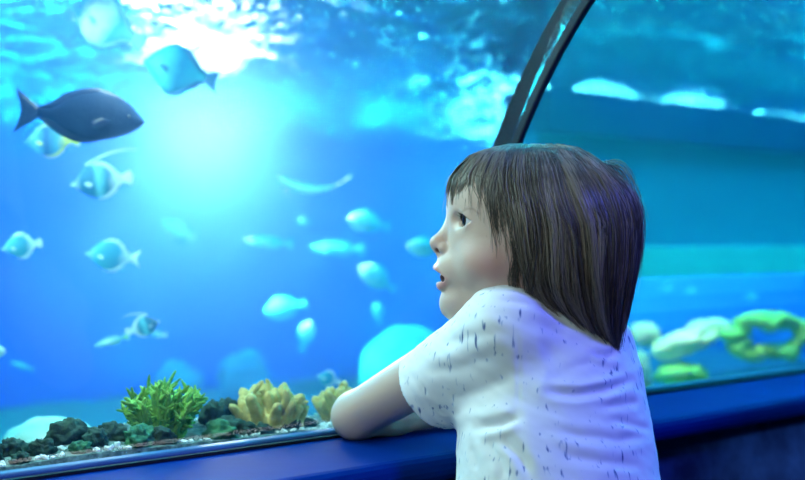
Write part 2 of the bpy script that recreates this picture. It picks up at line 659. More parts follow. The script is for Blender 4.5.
def smooth_verts(P, Q, it=2, lam=0.5, keep=None):
    """Laplacian smoothing of the quad mesh; keep is a per-vertex 0..1 weight of how much it may move"""
    e = np.concatenate([Q[:, [0, 1]], Q[:, [1, 2]], Q[:, [2, 3]], Q[:, [3, 0]]])
    for i in range(it):
        for l in (lam, -lam * 1.02):
            s = np.zeros_like(P); n = np.zeros(len(P))
            for c in range(3):
                s[:, c] += np.bincount(e[:, 0], P[e[:, 1], c], len(P)) + np.bincount(e[:, 1], P[e[:, 0], c], len(P))
            n += np.bincount(e[:, 0], minlength=len(P)) + np.bincount(e[:, 1], minlength=len(P))
            d = s / n[:, None] - P
            if keep is not None: d *= keep[:, None]
            P = P + l * d
    return P


def axis(*segs):
    """rectilinear axis: (start, step, stop), ..."""
    out = []
    for a, st, b in segs:
        n = max(1, int(round((b - a) / st)))
        out += [a + (b - a) * i / n for i in range(n)]
    out.append(segs[-1][2])
    return out


def lut(tab, z, col):
    t = sorted(tab)
    return np.interp(z, [r[0] for r in t], [r[col] for r in t])


# ---- joints, relative to the camera (x right, y away, z up)
SHL = np.array((0.1137, 1.240, -0.098)); ELL = np.array((-0.0575, 1.378, -0.2165))
SHR = np.array((0.247, 1.385, -0.182)); ELR = np.array((0.283, 1.515, -0.216))
WRL = ELL + 0.165 * np.array((DX, DY, 0)) + np.array((0, 0, -0.006)) - 0.006 * np.array((NX, NY, 0))
WRR = np.array((0.160, 1.468, -0.219))
NECK = np.array((0.178, 1.315, -0.095))
TF = np.array((-0.70, 0.714, 0.0)); TL = np.array((-0.714, -0.70, 0.0))   # facing, and to his left
# torso slices: z, centre x, centre y, half width, half depth
TOR = [(-0.070, .178, 1.315, .052, .045), (-0.105, .177, 1.310, .092, .060), (-0.150, .175, 1.300, .108, .072), (-0.200, .175, 1.285, .114, .077),
       (-0.280, .179, 1.262, .120, .082), (-0.360, .184, 1.250, .118, .080), (-0.420, .178, 1.246, .108, .076), (-0.450, .18, 1.245, .09, .06)]


def f_torso(off=0.0, tab=TOR):
    def f(x, y, z):
        cx, cy = lut(tab, z, 1), lut(tab, z, 2)
        a, b = lut(tab, z, 3) + off, lut(tab, z, 4) + off
        dx, dy = x - cx, y - cy
        u = dx * TL[0] + dy * TL[1]
        v = dx * TF[0] + dy * TF[1]
        q = (np.abs(u / a) ** 2.4 + np.abs(v / b) ** 2.4) ** (1 / 2.4)
        d = (q - 1) * np.minimum(a, b)
        zt, zb = tab[0][0] + off * 0.5, tab[-1][0]
        return np.maximum(d, np.maximum(z - zt, zb - z))
    return f


# ---- head slices: py, px of the front, half width
FACE = [(176, 462, .060), (188, 456.5, .066), (200, 453.5, .069), (212, 452, .070), (224, 451.5, .070), (236, 450, .0700), (248, 448, .069),
        (258, 446.5, .067), (268, 446, .0635), (280, 445.5, .0585), (290, 445.5, .053), (300, 446, .047), (308, 448, .0405),
        (314, 452, .034), (320, 460, .025), (326, 476, .012)]
FACE_Z = [(hz(p), hx(x), a) for p, x, a in FACE]


def f_face(x, y, z):
    xf = lut(FACE_Z, z, 1); A = lut(FACE_Z, z, 2)
    xc = hx(532)
    rb = hx(590) - xc
    rx = np.where(x < xc, xc - xf, rb)
    q = (np.abs((x - xc) / rx) ** 2.15 + np.abs((y - HY) / A) ** 2.15) ** (1 / 2.15)
    d = (q - 1) * np.minimum(A, rx)
    return np.maximum(d, np.maximum(z - hz(176), hz(325) - z))


EYE_R = 0.0118
EYES = [np.array((hx(470.3), HY + s * 0.0358, hz(220.6))) for s in (-1, 1)]


def sdf_body():
    xs = axis((-0.115, .003, .028), (.028, .0015, .085), (.085, .003, .36))
    ys = axis((1.13, .0032, 1.20), (1.20, .0016, 1.285), (1.285, .0026, 1.36), (1.36, .0032, 1.60))
    zs = axis((-1.03, .007, -.44), (-.44, .0032, -.098), (-.098, .0014, .045), (.045, .003, .115))
    F = Field(xs, ys, zs)
    lo = np.array((hx(440), HY - .09, hz(330))); hi = np.array((hx(600), HY + .09, hz(170)))
    F.add(f_face, lo, hi, 0.02)
    add_ell(F, (hx(540), HY, hz(222)), (0.0975, 0.0745, 0.081), 0.02)
    add_ell(F, (hx(490), HY, hz(197)), (0.042, 0.052, 0.04), 0.02)            # forehead
    # muzzle, chin, cheeks
    add_ell(F, (hx(456), HY, hz(268)), (0.0228, 0.027, 0.020), 0.012)
    add_ell(F, (hx(459.5), HY, hz(304)), (0.0198, 0.021, 0.0175), 0.014)
    for s in (-1, 1):
        add_ell(F, (hx(486), HY + s * .038, hz(262)), (0.030, 0.026, 0.026), 0.014)
        # brow ridge and the bed of the eye
        add_cone(F, (hx(459), HY + s * .010, hz(209)), (hx(471), HY + s * .044, hz(206)), .005, .005, .006)
    for s, E in zip((-1, 1), EYES):
        cut_ell(F, E + np.array((-0.0185, s * 0.0030, 0.0)), (0.0085, 0.0125, 0.0080), 0.007)
        add_ell(F, E, (EYE_R + .0016,) * 3, 0.006)
        def slit(x, y, z, E=E, s=s):
            yy = (y - E[1] - s * .0030) / 0.0124
            up = 0.0074 * np.maximum(1 - yy * yy, -0.5)
            zc = E[2] - 0.0006 - 0.0006 * np.abs(yy)
            d = np.maximum(np.abs(z - zc) - up, x - (E[0] + 0.0045))
            return d
        r = EYE_R + .004
        F.cut(slit, E - r, E + np.array((0.007, r, r)), 0.0012)
        cut_ell(F, E, (EYE_R + .0002,) * 3, 0.0006)
    # nose
    add_cone(F, (hx(455), HY, hz(221)), (hx(438.6), HY, hz(242.5)), .0058, .0084, .009)
    add_ell(F, (hx(438.4), HY, hz(243)), (.0093, .0088, .0082), .005)
    for s in (-1, 1):
        add_ell(F, (hx(444.0), HY + s * .0100, hz(248.3)), (.0072, .0052, .0056), .004)
    add_cone(F, (hx(437.5), HY, hz(249)), (hx(441.5), HY, hz(255.5)), .0042, .0042, .005)
    for s in (-1, 1):
        cut_ell(F, (hx(438.6), HY + s * .0062, hz(250.2)), (.0046, .0034, .0028), .0015)
    # lips
    for s in (-1, 1):
        a0 = np.array((hx(437.6), HY, hz(268.6))); a1 = np.array((hx(439.2), HY + s * .010, hz(269.6))); a2 = np.array((hx(447.5), HY + s * .021, hz(277.5)))
        add_cone(F, a0, a1, .0046, .0047, .004); add_cone(F, a1, a2, .0047, .0028, .004)
        b0 = np.array((hx(441.6), HY, hz(284.6))); b1 = np.array((hx(442.6), HY + s * .009, hz(284.0))); b2 = np.array((hx(448.0), HY + s * .020, hz(279.0)))
        add_cone(F, b0, b1, .0054, .0052, .004); add_cone(F, b1, b2, .0052, .0028, .004)
    def mouth(x, y, z):
        yy = np.abs(y - HY) / 0.0215
        h = 0.0064 * np.maximum(1 - yy ** 3.5, -0.6)
        zc = hz(276.3) + (hx(438) - x) * 0.25
        return np.maximum(np.abs(z - zc) - h, x - hx(450))
    F.cut(mouth, (hx(428), HY - .022, hz(284)), (hx(456), HY + .022, hz(268)), .0015)
    add_ell(F, (hx(452), HY + .003, hz(277.0)), (0.0138, 0.0145, 0.0085), 0.0012)      # filler block closing the mouth gap, painted dark for its shade
    # ears, under the hair
    for s in (-1, 1):
        add_ell(F, (hx(537), HY + s * .0705, hz(240)), (.016, .006, .025), .006)
    add_cone(F, (hx(540), HY, hz(270)), NECK + np.array((0, 0, -.02)), .044, .046, .02)
    FH = F
    F = Field(xs, ys, zs)
    # neck, trunk, arms
    add_cone(F, (hx(540), HY, hz(270)), NECK + np.array((0, 0, -.02)), .044, .046, .02)
    lo, hi = np.array((.02, 1.14, -.46)), np.array((.34, 1.42, -.05))
    F.add(f_torso(0.0), lo, hi, .03)
    for S, E, Wr in ((SHL, ELL, WRL), (SHR, ELR, WRR)):
        add_cone(F, NECK + (0, 0, -.02), S, .036, .036, .03)
        add_cone(F, S, S + (E - S) * .22, .037, .036, .03)
        add_cone(F, S + (E - S) * .20, E, .0355, .0285, .004)
        add_cone(F, E, E + (Wr - E) * .35, .0275, .0270, .012)
        add_cone(F, E + (Wr - E) * .3, Wr, .0270, .0185, .012)
    # hands: palm, four bent fingers, thumb
    for Wr, d, side, lift in ((WRL, np.array((DX, DY, 0)), np.array((-NX, -NY, 0)), 0.0), (WRR, np.array((-DX, -DY, 0)) * .995 + np.array((NX, NY, 0)) * 0.02, np.array((NX, NY, 0)), 0.0)):
        base = Wr + np.array((0, 0, -0.006))
        pal = base + d * .036
        for q in (-.5, 0, .5):
            add_cone(F, base + side * q * .020, pal + side * q * .034, .0125, .0115, .010)
        for i, (o, ln) in enumerate(((.024, .046), (.008, .052), (-.008, .048), (-.023, .038))):
            k0 = pal + side * o + d * .006
            dirs = d + side * o * 2.5
            k1 = k0 + dirs * ln * .45 + np.array((0, 0, .004))
            k2 = k1 + dirs * ln * .32 + np.array((0, 0, -.006))
            k3 = k2 + dirs * ln * .25 + np.array((0, 0, -.007))
            add_cone(F, k0, k1, .0078, .0070, .003); add_cone(F, k1, k2, .0068, .0062, .002); add_cone(F, k2, k3, .0062, .0054, .002)
        t0 = base + side * .014 + d * .006; t1 = t0 + side * .020 + d * .018; t2 = t1 + side * .008 + d * .020; t3 = t2 + d * .014
        add_cone(F, t0, t1, .0100, .0085, .006); add_cone(F, t1, t2, .0080, .0072, .002); add_cone(F, t2, t3, .0070, .0058, .002)
    # legs and feet (below the picture)
    for s in (1, -1):
        hip = np.array((.178, 1.245, -.43)) + TL * s * .050
        kn = np.array((.180, 1.225, -.70)) + TL * s * .055
        an = np.array((.180, 1.195, -.965)) + TL * s * .058
        add_cone(F, hip, kn, .056, .042, .03); add_cone(F, kn, an, .042, .028, .02)
        add_cone(F, an + (0, 0, -.028), an + TF * .10 + (0, 0, -.036), .026, .020, .02)
    k = .004
    h = np.maximum(k - np.abs(F.D - FH.D), 0) / k
    F.D = np.minimum(F.D, FH.D) - h * h * k * 0.25
    return F


def paint(o, cols):
    ca = o.data.color_attributes.new('tint', 'FLOAT_COLOR', 'POINT')
    ca.data.foreach_set('color', np.asarray(cols, np.float32).ravel())


F = sdf_body()
P, Q = nets(F)
P = smooth_verts(P, Q, 2, .5)
person = empty('person', (0, 0, 0))
tag(person, 'child with brown hair in a white streaked t-shirt leaning on the navy ledge', 'person')
LIFT = np.array((0, 0, ZC))

# skin tint: lips, brow, a warm cheek; shade painted in mouth, nostrils, lid crease
col = np.tile(np.array((0.60, 0.43, 0.345, 1.0)), (len(P), 1))
def blend(mask, c):
    global col
    m_ = np.clip(mask, 0, 1)[:, None]
    col[:, :3] = col[:, :3] * (1 - m_) + np.array(c)[None] * m_
x_, y_, z_ = P[:, 0], P[:, 1], P[:, 2]
g = lambda c, r: np.exp(-(((x_ - c[0]) / r[0]) ** 2 + ((y_ - c[1]) / r[1]) ** 2 + ((z_ - c[2]) / r[2]) ** 2))
for s in (-1, 1):
    blend(0.7 * g((hx(488), HY + s * .055, hz(262)), (.026, .03, .022)), (0.66, 0.31, 0.27))
    blend(0.35 * g((hx(440), HY + s * .006, hz(244)), (.010, .012, .009)), (0.70, 0.38, 0.32))
    a0 = np.array((hx(437.6), HY, hz(268.6))); a1 = np.array((hx(439.2), HY + s * .010, hz(269.6))); a2 = np.array((hx(447.5), HY + s * .021, hz(277.5)))
    b0 = np.array((hx(441.6), HY, hz(284.6))); b1 = np.array((hx(442.6), HY + s * .009, hz(284.0))); b2 = np.array((hx(448.0), HY + s * .020, hz(279.0)))
    d = np.minimum.reduce([f_cone(p, q, .0060, .0060)(x_, y_, z_) for p, q in ((a0, a1), (b0, b1))] + [f_cone(p, q, .0058, .0036)(x_, y_, z_) for p, q in ((a1, a2), (b1, b2))])
    blend(np.clip(1 - d / .0012, 0, 1) * .85 * (s * (y_ - HY) > -.002), (0.62, 0.27, 0.27))
    dn = f_ell(np.array((hx(438.6), HY + s * .0062, hz(250.2))), np.array((.0050, .0038, .0032)))(x_, y_, z_)
    blend(np.clip(0.6 - dn / .0012, 0, 1), (0.10, 0.03, 0.03))  # nostril shade painted dark
    p0 = np.array((hx(454.0), HY + s * .012, hz(206.5))); p1 = np.array((hx(460), HY + s * .030, hz(202.5))); p2 = np.array((hx(474), HY + s * .052, hz(206)))
    db = np.minimum(f_cone(p0, p1, .004, .0036)(x_, y_, z_), f_cone(p1, p2, .0036, .0015)(x_, y_, z_))
    blend(np.clip(0.7 - db / .003, 0, 1) * .6, (0.16, 0.10, 0.08))
cr = [np.array((hx(p), 0, hz(q))) for p, q in ((459.5, 213.0), (464.5, 209.8), (470.0, 210.2), (475.0, 214.5))]
dc = np.minimum.reduce([f_cone(cr[i], cr[i + 1], .0004, .0004)(x_, 0 * y_, z_) for i in range(3)])
blend(np.clip(1 - dc / .0016, 0, 1) * .45 * (np.abs(y_ - HY) > .016), (0.28, 0.16, 0.12))  # shade of the lid crease painted as a thin dark line
ym = np.abs(y_ - HY) / 0.0215
hm = 0.0062 * np.maximum(1 - ym ** 3.5, 0) - np.abs(z_ - (hz(276.3) + (hx(438) - x_) * 0.25))
blend(np.clip((hm + .0006) / .0010, 0, 1) * (x_ > hx(437.0)) * (x_ < hx(460)) * (np.abs(ym) < 1), (0.05, 0.012, 0.014))  # shade inside the mouth painted dark

m = NT('skin')
at_ = m.n('ShaderNodeVertexColor', _layer_name='tint')
vv = m.coords()
nb = m.bump(m.noise(vv, 260, 3, 0.6), 0.08, 0.002)
pb = m.pbr((0.7, 0.5, 0.4, 1), 0.48, 0, 0.4, nb)
m.l(at_.outputs[0], pb.inputs['Base Color'])
pb.inputs['Subsurface Weight'].default_value = 0.15
pb.inputs['Subsurface Radius'].default_value = (0.006, 0.003, 0.002)
pb.inputs['Subsurface Scale'].default_value = 1.0
M_SKIN = m.m
body = mesh_obj('body', P + LIFT, Q, M_SKIN, person)
paint(body, col)

# ---- eyes
m = NT('eye')
tc = m.n('ShaderNodeTexCoord'); sp = m.n('ShaderNodeSeparateXYZ')
nv = m.n('ShaderNodeVectorMath', _operation='NORMALIZE')
m.l(tc.outputs['Object'], nv.inputs[0]); m.l(nv.outputs[0], sp.inputs[0])
ng = m.n('ShaderNodeMath', _operation='MULTIPLY'); ng.inputs[1].default_value = -1
m.l(sp.outputs[0], ng.inputs[0])
col_ = m.ramp(ng.outputs[0], [(0.0, (.72, .70, .70, 1)), (0.80, (.78, .78, .80, 1)), (0.835, (.012, .009, .008, 1)), (0.90, (.035, .020, .012, 1)), (0.945, (.004, .004, .004, 1))])
m.pbr(col_, 0.06, 0, 0.6)
M_EYE = m.m
for s, E in zip((-1, 1), EYES):
    bm = bmesh.new()
    bmesh.ops.create_uvsphere(bm, u_segments=40, v_segments=28, radius=EYE_R)
    o = bm_obj('eye', bm, M_EYE, person, True, E + LIFT)
    o.rotation_euler = (0, 0, R(16))
M_LASH = mottled('lash', (.010, .008, .008, 1), (.014, .010, .010, 1), 30, 0.6, 0, 10)


def tubes(name, lines, mat, parent, res=0):
    """lines: list of [(x, y, z, radius), ...] -> one curve object"""
    cu = bpy.data.curves.new(name, 'CURVE')
    cu.dimensions = '3D'
    cu.bevel_depth = 1.0
    cu.bevel_resolution = res
    cu.use_fill_caps = True
    for ln in lines:
        sp_ = cu.splines.new('POLY')
        sp_.points.add(len(ln) - 1)
        a = np.array(ln, np.float32)
        co_ = np.ones((len(ln), 4), np.float32); co_[:, :3] = a[:, :3]
        sp_.points.foreach_set('co', co_.ravel())
        sp_.points.foreach_set('radius', a[:, 3].copy())
    cu.materials.append(mat)
    o = bpy.data.objects.new(name, cu)
    COL.objects.link(o)
    me = bpy.data.meshes.new_from_object(o.evaluated_get(bpy.context.evaluated_depsgraph_get()))
    bpy.data.objects.remove(o)
    me.polygons.foreach_set('use_smooth', [True] * len(me.polygons))
    o = bpy.data.objects.new(name, me)
    COL.objects.link(o)
    o.parent = parent
    return o


for s, E in zip((-1, 1), EYES):
    lines = []
    rim = []
    for i in range(18):
        yy = -1.0 + 2.0 * i / 17
        y = E[1] + s * .0030 + yy * .0116
        z = E[2] - .0006 - .0006 * abs(yy) + .0072 * max(1 - yy * yy, 0)
        rr = EYE_R + .0013
        x = E[0] - math.sqrt(max(rr * rr - (y - E[1]) ** 2 - (z - E[2]) ** 2, 1e-7))
        rim.append((x, y, z + ZC, .0013))
        if 1 < i < 17 and i % 2:
            ou = Vector((x - E[0], (y - E[1]) * 1.1, 0)).normalized()
            ln = .0052 + .0012 * math.sin(i)
            lines.append([(x + ou.x * ln * q, y + ou.y * ln * q, z + ZC - .0006 * q + .0030 * q * q, .00034 * (1.25 - q)) for q in (0, .35, .7, 1)])
    lines.append(rim)
    low = []
    for i in range(16):
        yy = -1 + 2 * i / 15
        y = E[1] + s * .0030 + yy * .0116
        z = E[2] - .0006 - .0006 * abs(yy) - .0072 * max(1 - yy * yy, 0)
        rr = EYE_R + .0013
        low.append((E[0] - math.sqrt(max(rr * rr - (y - E[1]) ** 2 - (z - E[2]) ** 2, 1e-7)), y, z + ZC, .0003))
    lines.append(low)
    tubes('eyelashes', lines, M_LASH, person)

# ---- T-shirt
def sdf_shirt():
    xs = axis((-.06, .0022, .34)); ys = axis((1.10, .0022, 1.44)); zs = axis((-.40, .0022, -.03))
    F = Field(xs, ys, zs)
    F.add(f_torso(0.011), np.array((.0, 1.12, -.46)), np.array((.34, 1.43, -.05)), .03)
    add_cone(F, NECK + (0.0, 0, -.022), SHL + (0, 0, .002), .045, .044, .03)
    add_cone(F, NECK + (0.0, 0, -.026), SHR, .045, .044, .03)
    add_cone(F, NECK + (-.002, 0, -.03), NECK + (-.006, -.004, .016), .060, .058, .02)        # collar
    for S, E in ((SHL, ELL), (SHR, ELR)):
        ax_ = (E - S) / np.linalg.norm(E - S)
        cf = S + (E - S) * .60 + np.array((0, 0, -.026))
        add_cone(F, S + (0, 0, -.002), cf, .046, .051, .022)
        n_ = (cf - S) / np.linalg.norm(cf - S)
        n_ = n_ + np.array((0, 0, .10)); n_ /= np.linalg.norm(n_)
        ce = S + (E - S) * .50 + np.array((0, 0, -.010))
        lo, hi = box_of(ce, r=.11)
        # cuff: cut the sleeve square, then hollow it
        def slab(x, y, z, n_=n_, ce=ce, E=E):
            return np.maximum(-((x - ce[0]) * n_[0] + (y - ce[1]) * n_[1] + (z - ce[2]) * n_[2]), np.sqrt((x - E[0]) ** 2 + (y - E[1]) ** 2 + (z - E[2]) ** 2) - .15)
        F.cut(slab, lo, hi, .0015)
        a, b = ce - ax_ * .030 + (0, 0, -.004), cf + ax_ * .03
        lo, hi = box_of(a, b, r=.055)
        F.cut(f_cone(a, b, .0395, .0475), lo, hi, .001)
    # neck hole and the open bottom hem
    a, b = NECK + (-.006, -.005, .012), NECK + (-.02, -.015, .075)
    lo, hi = box_of(a, b, r=.06)
    F.cut(f_cone(a, b, .047, .056), lo, hi, .002)
    return F


F = sdf_shirt()
P, Q = nets(F)
P = smooth_verts(P, Q, 3, .5)


def normals(P, Q):
    n = np.cross(P[Q[:, 2]] - P[Q[:, 0]], P[Q[:, 3]] - P[Q[:, 1]])
    o = np.zeros_like(P)
    for c in range(4):
        for e in range(3):
            o[:, e] += np.bincount(Q[:, c], n[:, e], len(P))
    return o / (np.linalg.norm(o, axis=1)[:, None] + 1e-12)


# folds: (px, py) runs traced on the shirt's near side, dropped on it, pressed in or raised
from mathutils.bvhtree import BVHTree
bv = BVHTree.FromPolygons([Vector(p) for p in P], [tuple(q) for q in Q])


def drop(px, py):
    d = Vector(((px - 402.5) / F_PX, 1, -(py - 240) / F_PX)).normalized()
    h = bv.ray_cast(Vector((0, 0, 0)), d)
    return None if h[0] is None else np.array(h[0])


FOLDS = [([(545, 392), (575, 395), (605, 390), (634, 380)], .0045, .0040), ([(545, 384), (580, 386), (612, 380)], -.0030, .0050),
         ([(590, 352), (606, 356), (618, 352)], .0035, .004), ([(560, 372), (590, 362), (612, 368)], .0022, .005),
         ([(452, 436), (478, 428), (500, 424), (518, 417)], .0060, .0045), ([(455, 420), (480, 414), (510, 405)], -.0025, .006),
         ([(500, 436), (520, 455), (532, 478)], .0030, .005), ([(486, 440), (500, 460), (506, 480)], .0026, .005), ([(470, 446), (478, 470)], .0020, .005),
         ([(540, 428), (580, 436), (620, 440), (648, 436)], .0026, .005), ([(560, 456), (600, 462), (640, 466)], .0024, .005),
         ([(600, 408), (625, 404), (640, 402)], .0024, .004), ([(440, 345), (470, 336), (500, 333)], .0018, .006),
         ([(425, 372), (460, 368), (500, 352)], .0016, .006), ([(448, 400), (480, 392), (512, 378)], .0020, .006), ([(517, 332), (519, 372), (518, 412)], .0008, .0022),
         ([(496, 300), (520, 303), (548, 312), (575, 330)], .0020, .004), ([(522, 320), (555, 330), (590, 345)], .0018, .006), ([(535, 340), (545, 370), (540, 400)], -.0018, .008),
         ([(610, 420), (635, 425), (650, 430)], .002, .004), ([(404, 366), (418, 392), (436, 420), (452, 428)], -.0010, .003), ([(411, 362), (425, 388), (443, 414), (460, 422)], .0012, .0016)]
Nn = normals(P, Q)
disp = np.zeros(len(P))
for pts, dep, wd in FOLDS:
    pts = [p for p in (drop(*q) for q in pts) if p is not None]
    if len(pts) < 2: continue
    best = np.full(len(P), 9.0); par = np.zeros(len(P))
    for i in range(len(pts) - 1):
        a, b = pts[i], pts[i + 1]
        ab = b - a
        t = np.clip((P - a) @ ab / (ab @ ab), 0, 1)
        d = np.linalg.norm(P - a - t[:, None] * ab, axis=1)
        u = d < best
        best = np.where(u, d, best); par = np.where(u, (i + t) / (len(pts) - 1), par)
    env = np.clip(np.minimum(par, 1 - par) * 4 + .15, 0, 1)
    dep *= .75
    disp -= dep * env * np.exp(-(best / wd) ** 2)
    disp += dep * .5 * env * np.exp(-((best - 2.2 * wd) / (1.2 * wd)) ** 2)
for i in range(len(P)):
    p = P[i]
    disp[i] += .0016 * mnoise.fractal(Vector((p[0] * 16, p[1] * 16, p[2] * 30 + p[0] * 14)), 1.0, 2.0, 3)
P2 = P + Nn * disp[:, None]

m = NT('white_cotton')
# streaky slub yarn: short dark blue dashes along the cloth's grain
vv = m.coords((210, 210, 40), rot=(R(14), R(-28), 0))
n1 = m.noise(vv, 1.0, 1, 0.4)
v2 = m.coords((9, 9, 9))
n2 = m.noise(v2, 1.0, 2, 0.5)
ml = m.n('ShaderNodeMath', _operation='MULTIPLY'); m.l(n1, ml.inputs[0]); 
ad2 = m.n('ShaderNodeMath', _operation='MULTIPLY_ADD'); ad2.inputs[1].default_value = 0.55; ad2.inputs[2].default_value = 0.72
m.l(n2, ad2.inputs[0]); m.l(ad2.outputs[0], ml.inputs[1])
cc = m.ramp(ml.outputs[0], [(0.0, (.80, .83, .84, 1)), (0.655, (.80, .83, .84, 1)), (0.72, (.46, .54, .66, 1)), (0.82, (.10, .14, .30, 1))])
wv_ = m.n('ShaderNodeTexNoise'); wv_.inputs['Scale'].default_value = 900
nb = m.bump(wv_.outputs['Fac'], 0.12, 0.001)
m.pbr(cc, 0.85, 0, 0.15, nb)
M_SHIRT = m.m
mesh_obj('t_shirt', P2 + LIFT, Q, M_SHIRT, person)

# ---- trousers and shoes (below the picture)
xs = axis((.0, .006, .36)); ys = axis((1.05, .006, 1.45)); zs = axis((-.99, .007, -.34))
F = Field(xs, ys, zs)
F.add(f_torso(0.006), np.array((.0, 1.10, -.45)), np.array((.34, 1.43, -.37)), .02)
for s in (1, -1):
    hip = np.array((.178, 1.245, -.43)) + TL * s * .050
    kn = np.array((.180, 1.225, -.70)) + TL * s * .055
    an = np.array((.180, 1.195, -.965)) + TL * s * .058
    add_cone(F, hip, kn, .064, .052, .03); add_cone(F, kn, an + (0, 0, .02), .052, .046, .02)
F.cut(lambda x, y, z: -0.362 - z + 0 * x + 0 * y if False else (z * -1 - 0.362) * -1 + 0 * x + 0 * y, (-1, 0, -.362), (1, 2, .0), .002)
P, Q = nets(F)
P = smooth_verts(P, Q, 2, .5)
M_DENIM = mottled('denim', srgb(24, 34, 66), srgb(34, 46, 84), 60, .9, .3, 400, .1)
mesh_obj('trousers', P + LIFT, Q, M_DENIM, person)
M_SHOE = mottled('shoe', srgb(30, 30, 40), srgb(44, 44, 56), 60, .7, .2, 200, .3)
for s in (1, -1):
    an = np.array((.180, 1.195, -.965)) + TL * s * .058
    F = Field(axis((-.03, .005, .36)), axis((1.05, .005, 1.42)), axis((-1.03, .005, -.93)))
    add_cone(F, an + (0, 0, -.024), an + TF * .10 + (0, 0, -.034), .036, .030, .02)
    F.cut(lambda x, y, z: -(z + 1.024) * 1.0 + 0 * x + 0 * y, (-1, 0, -1.03), (1, 2, -1.024), .001)
    P, Q = nets(F)
    mesh_obj('shoe', P + LIFT, Q, M_SHOE, person)

# ---- hair: a cap and thousands of strands
HAIR = [  # py, px front, px centre, px back, half width
    (144, 508, 535, 562, .012), (148, 490, 537, 582, .034), (155, 472, 540, 593, .054), (165, 463, 543, 604, .066), (178, 453, 546, 620, .075), (192, 450.5, 548, 632, .080),
    (206, 450.5, 552, 638, .083), (225, 452, 560, 640, .0845), (245, 455, 563, 639, .0835), (265, 458, 566, 636, .080), (285, 462, 570, 632, .072), (300, 472, 575, 629, .062),
    (315, 512, 580, 625, .050), (330, 545, 590, 621, .038), (343, 580, 600, 617, .020), (350, 600, 610, 616, .006)]


def hair_pt(py, ph, off=0.0):
    """point of the hair's outer surface at height py and angle ph (0 = back, pi = front, pi/2 = camera side)"""
    r = [np.interp(py, [h[0] for h in HAIR], [h[i] for h in HAIR]) for i in range(1, 5)]
    c = math.cos(ph)
    xc = hx(r[1])
    rad = (hx(r[2]) - xc) if c > 0 else (xc - hx(r[0]))
    return np.array((xc + c * (rad + off), HY - math.sin(ph) * (r[3] + off), hz(py)))


m = NT('hair')
tc = m.n('ShaderNodeVertexColor', _layer_name='tint')
pb = m.pbr((.05, .04, .035, 1), 0.34, 0, 0.6)
m.l(tc.outputs[0], pb.inputs['Base Color'])
M_HAIR = m.m
def hem(ph):
    """how far down (py) the strands at angle ph reach"""
    a = abs((ph + math.pi) % (2 * math.pi) - math.pi)          # 0 back .. pi front
    return np.interp(a, [0, .5, .9, 1.25, 1.62, 2.02, 2.15, 2.3, 2.5, 2.75, 3.142], [352, 352, 350, 342, 326, 306, 266, 232, 214, 203, 202]) + (10 if math.sin(ph) < 0 and a > 2.5 else 0)


vs, fs, cl = [], [], []
npy, nph = 60, 72
for i in range(npy + 1):
    py = 145.0 + (348 - 145.0) * i / npy
    for j in range(nph):
        ph = 2 * math.pi * j / nph
        vs.append(hair_pt(min(py, hem(ph) - 4), ph, -.0075 - max(0, py - hem(ph) + 4) * .0004) + LIFT)
        k = .5 + .5 * mnoise.noise(Vector((ph * 14, py * .02, 2)))
        cl.append((.060 + .03 * k, .048 + .022 * k, .040 + .018 * k, 1))
for i in range(npy):
    for j in range(nph):
        k = (j + 1) % nph
        fs.append((i * nph + j, i * nph + k, (i + 1) * nph + k, (i + 1) * nph + j))
fs.append(tuple(range(nph))[::-1]); fs.append(tuple(npy * nph + j for j in range(nph)))


hr = random.Random(11)
lines, lcol = [], []
CROWN = np.array((hx(596), HY - .004, hz(163)))
for c_ in range(330):
    pc = hr.uniform(-math.pi, math.pi)
    if c_ % 2 == 0: pc = hr.uniform(.4, 2.9)                    # more where the light falls
    chem = hem(pc) + hr.gauss(0, 5) - (hr.uniform(10, 60) if hr.random() < .25 and abs(pc) < 2.0 else 0)
    coff = hr.uniform(-.0055, .0025)
    if abs(pc) > 2: coff = max(coff, -.0015)
    clean = hr.gauss(0, .07)
    cw, cf_, ca = hr.uniform(0, 6.28), hr.uniform(2.5, 6.5), hr.uniform(.01, .05)
    ctint = .25 + 1.6 * hr.random() ** 1.4
    flare = hr.uniform(-.001, .004) * (1 if hr.random() < .5 else 0)
    ctop = hr.choice((146, 148, 150, 154, 160, 168, 180, 195))
    for n in range(30):
        dp = hr.gauss(0, .055)
        ph = pc + dp
        he = min(chem, hem(ph) + 6) + hr.gauss(0, 3 if abs(pc) < 2.3 else 1.5)
        if abs(pc) > 2.4: he = min(he, hem(ph) + 3)
        top = ctop + hr.uniform(-2, 6)
        if he - top < 30: top = 147
        off = coff + hr.uniform(-.0012, .0012)
        rad = hr.uniform(.00018, .00055)
        w2 = hr.uniform(0, 6.28)
        fly = hr.uniform(.001, .006) if hr.random() < .04 else 0
        pts = []
        N_ = 11
        for i in range(N_):
            k = i / (N_ - 1)
            py = top + (he - top) * k
            p_ = pc + dp * (1 - .72 * k * k) + clean * k + ca * math.sin(cf_ * k + cw) + .012 * math.sin(5 * k + w2)
            o_ = off + flare * k * k + fly * k + .0010 * math.sin(6 * k + cw)
            if k == 0: o_ -= .003
            q = hair_pt(py, p_, o_)
            pts.append((q[0], q[1], q[2] + ZC, rad * (1.05 - .85 * k ** 3)))
        lines.append(pts)
        lcol.append(ctint * hr.uniform(.75, 1.25))
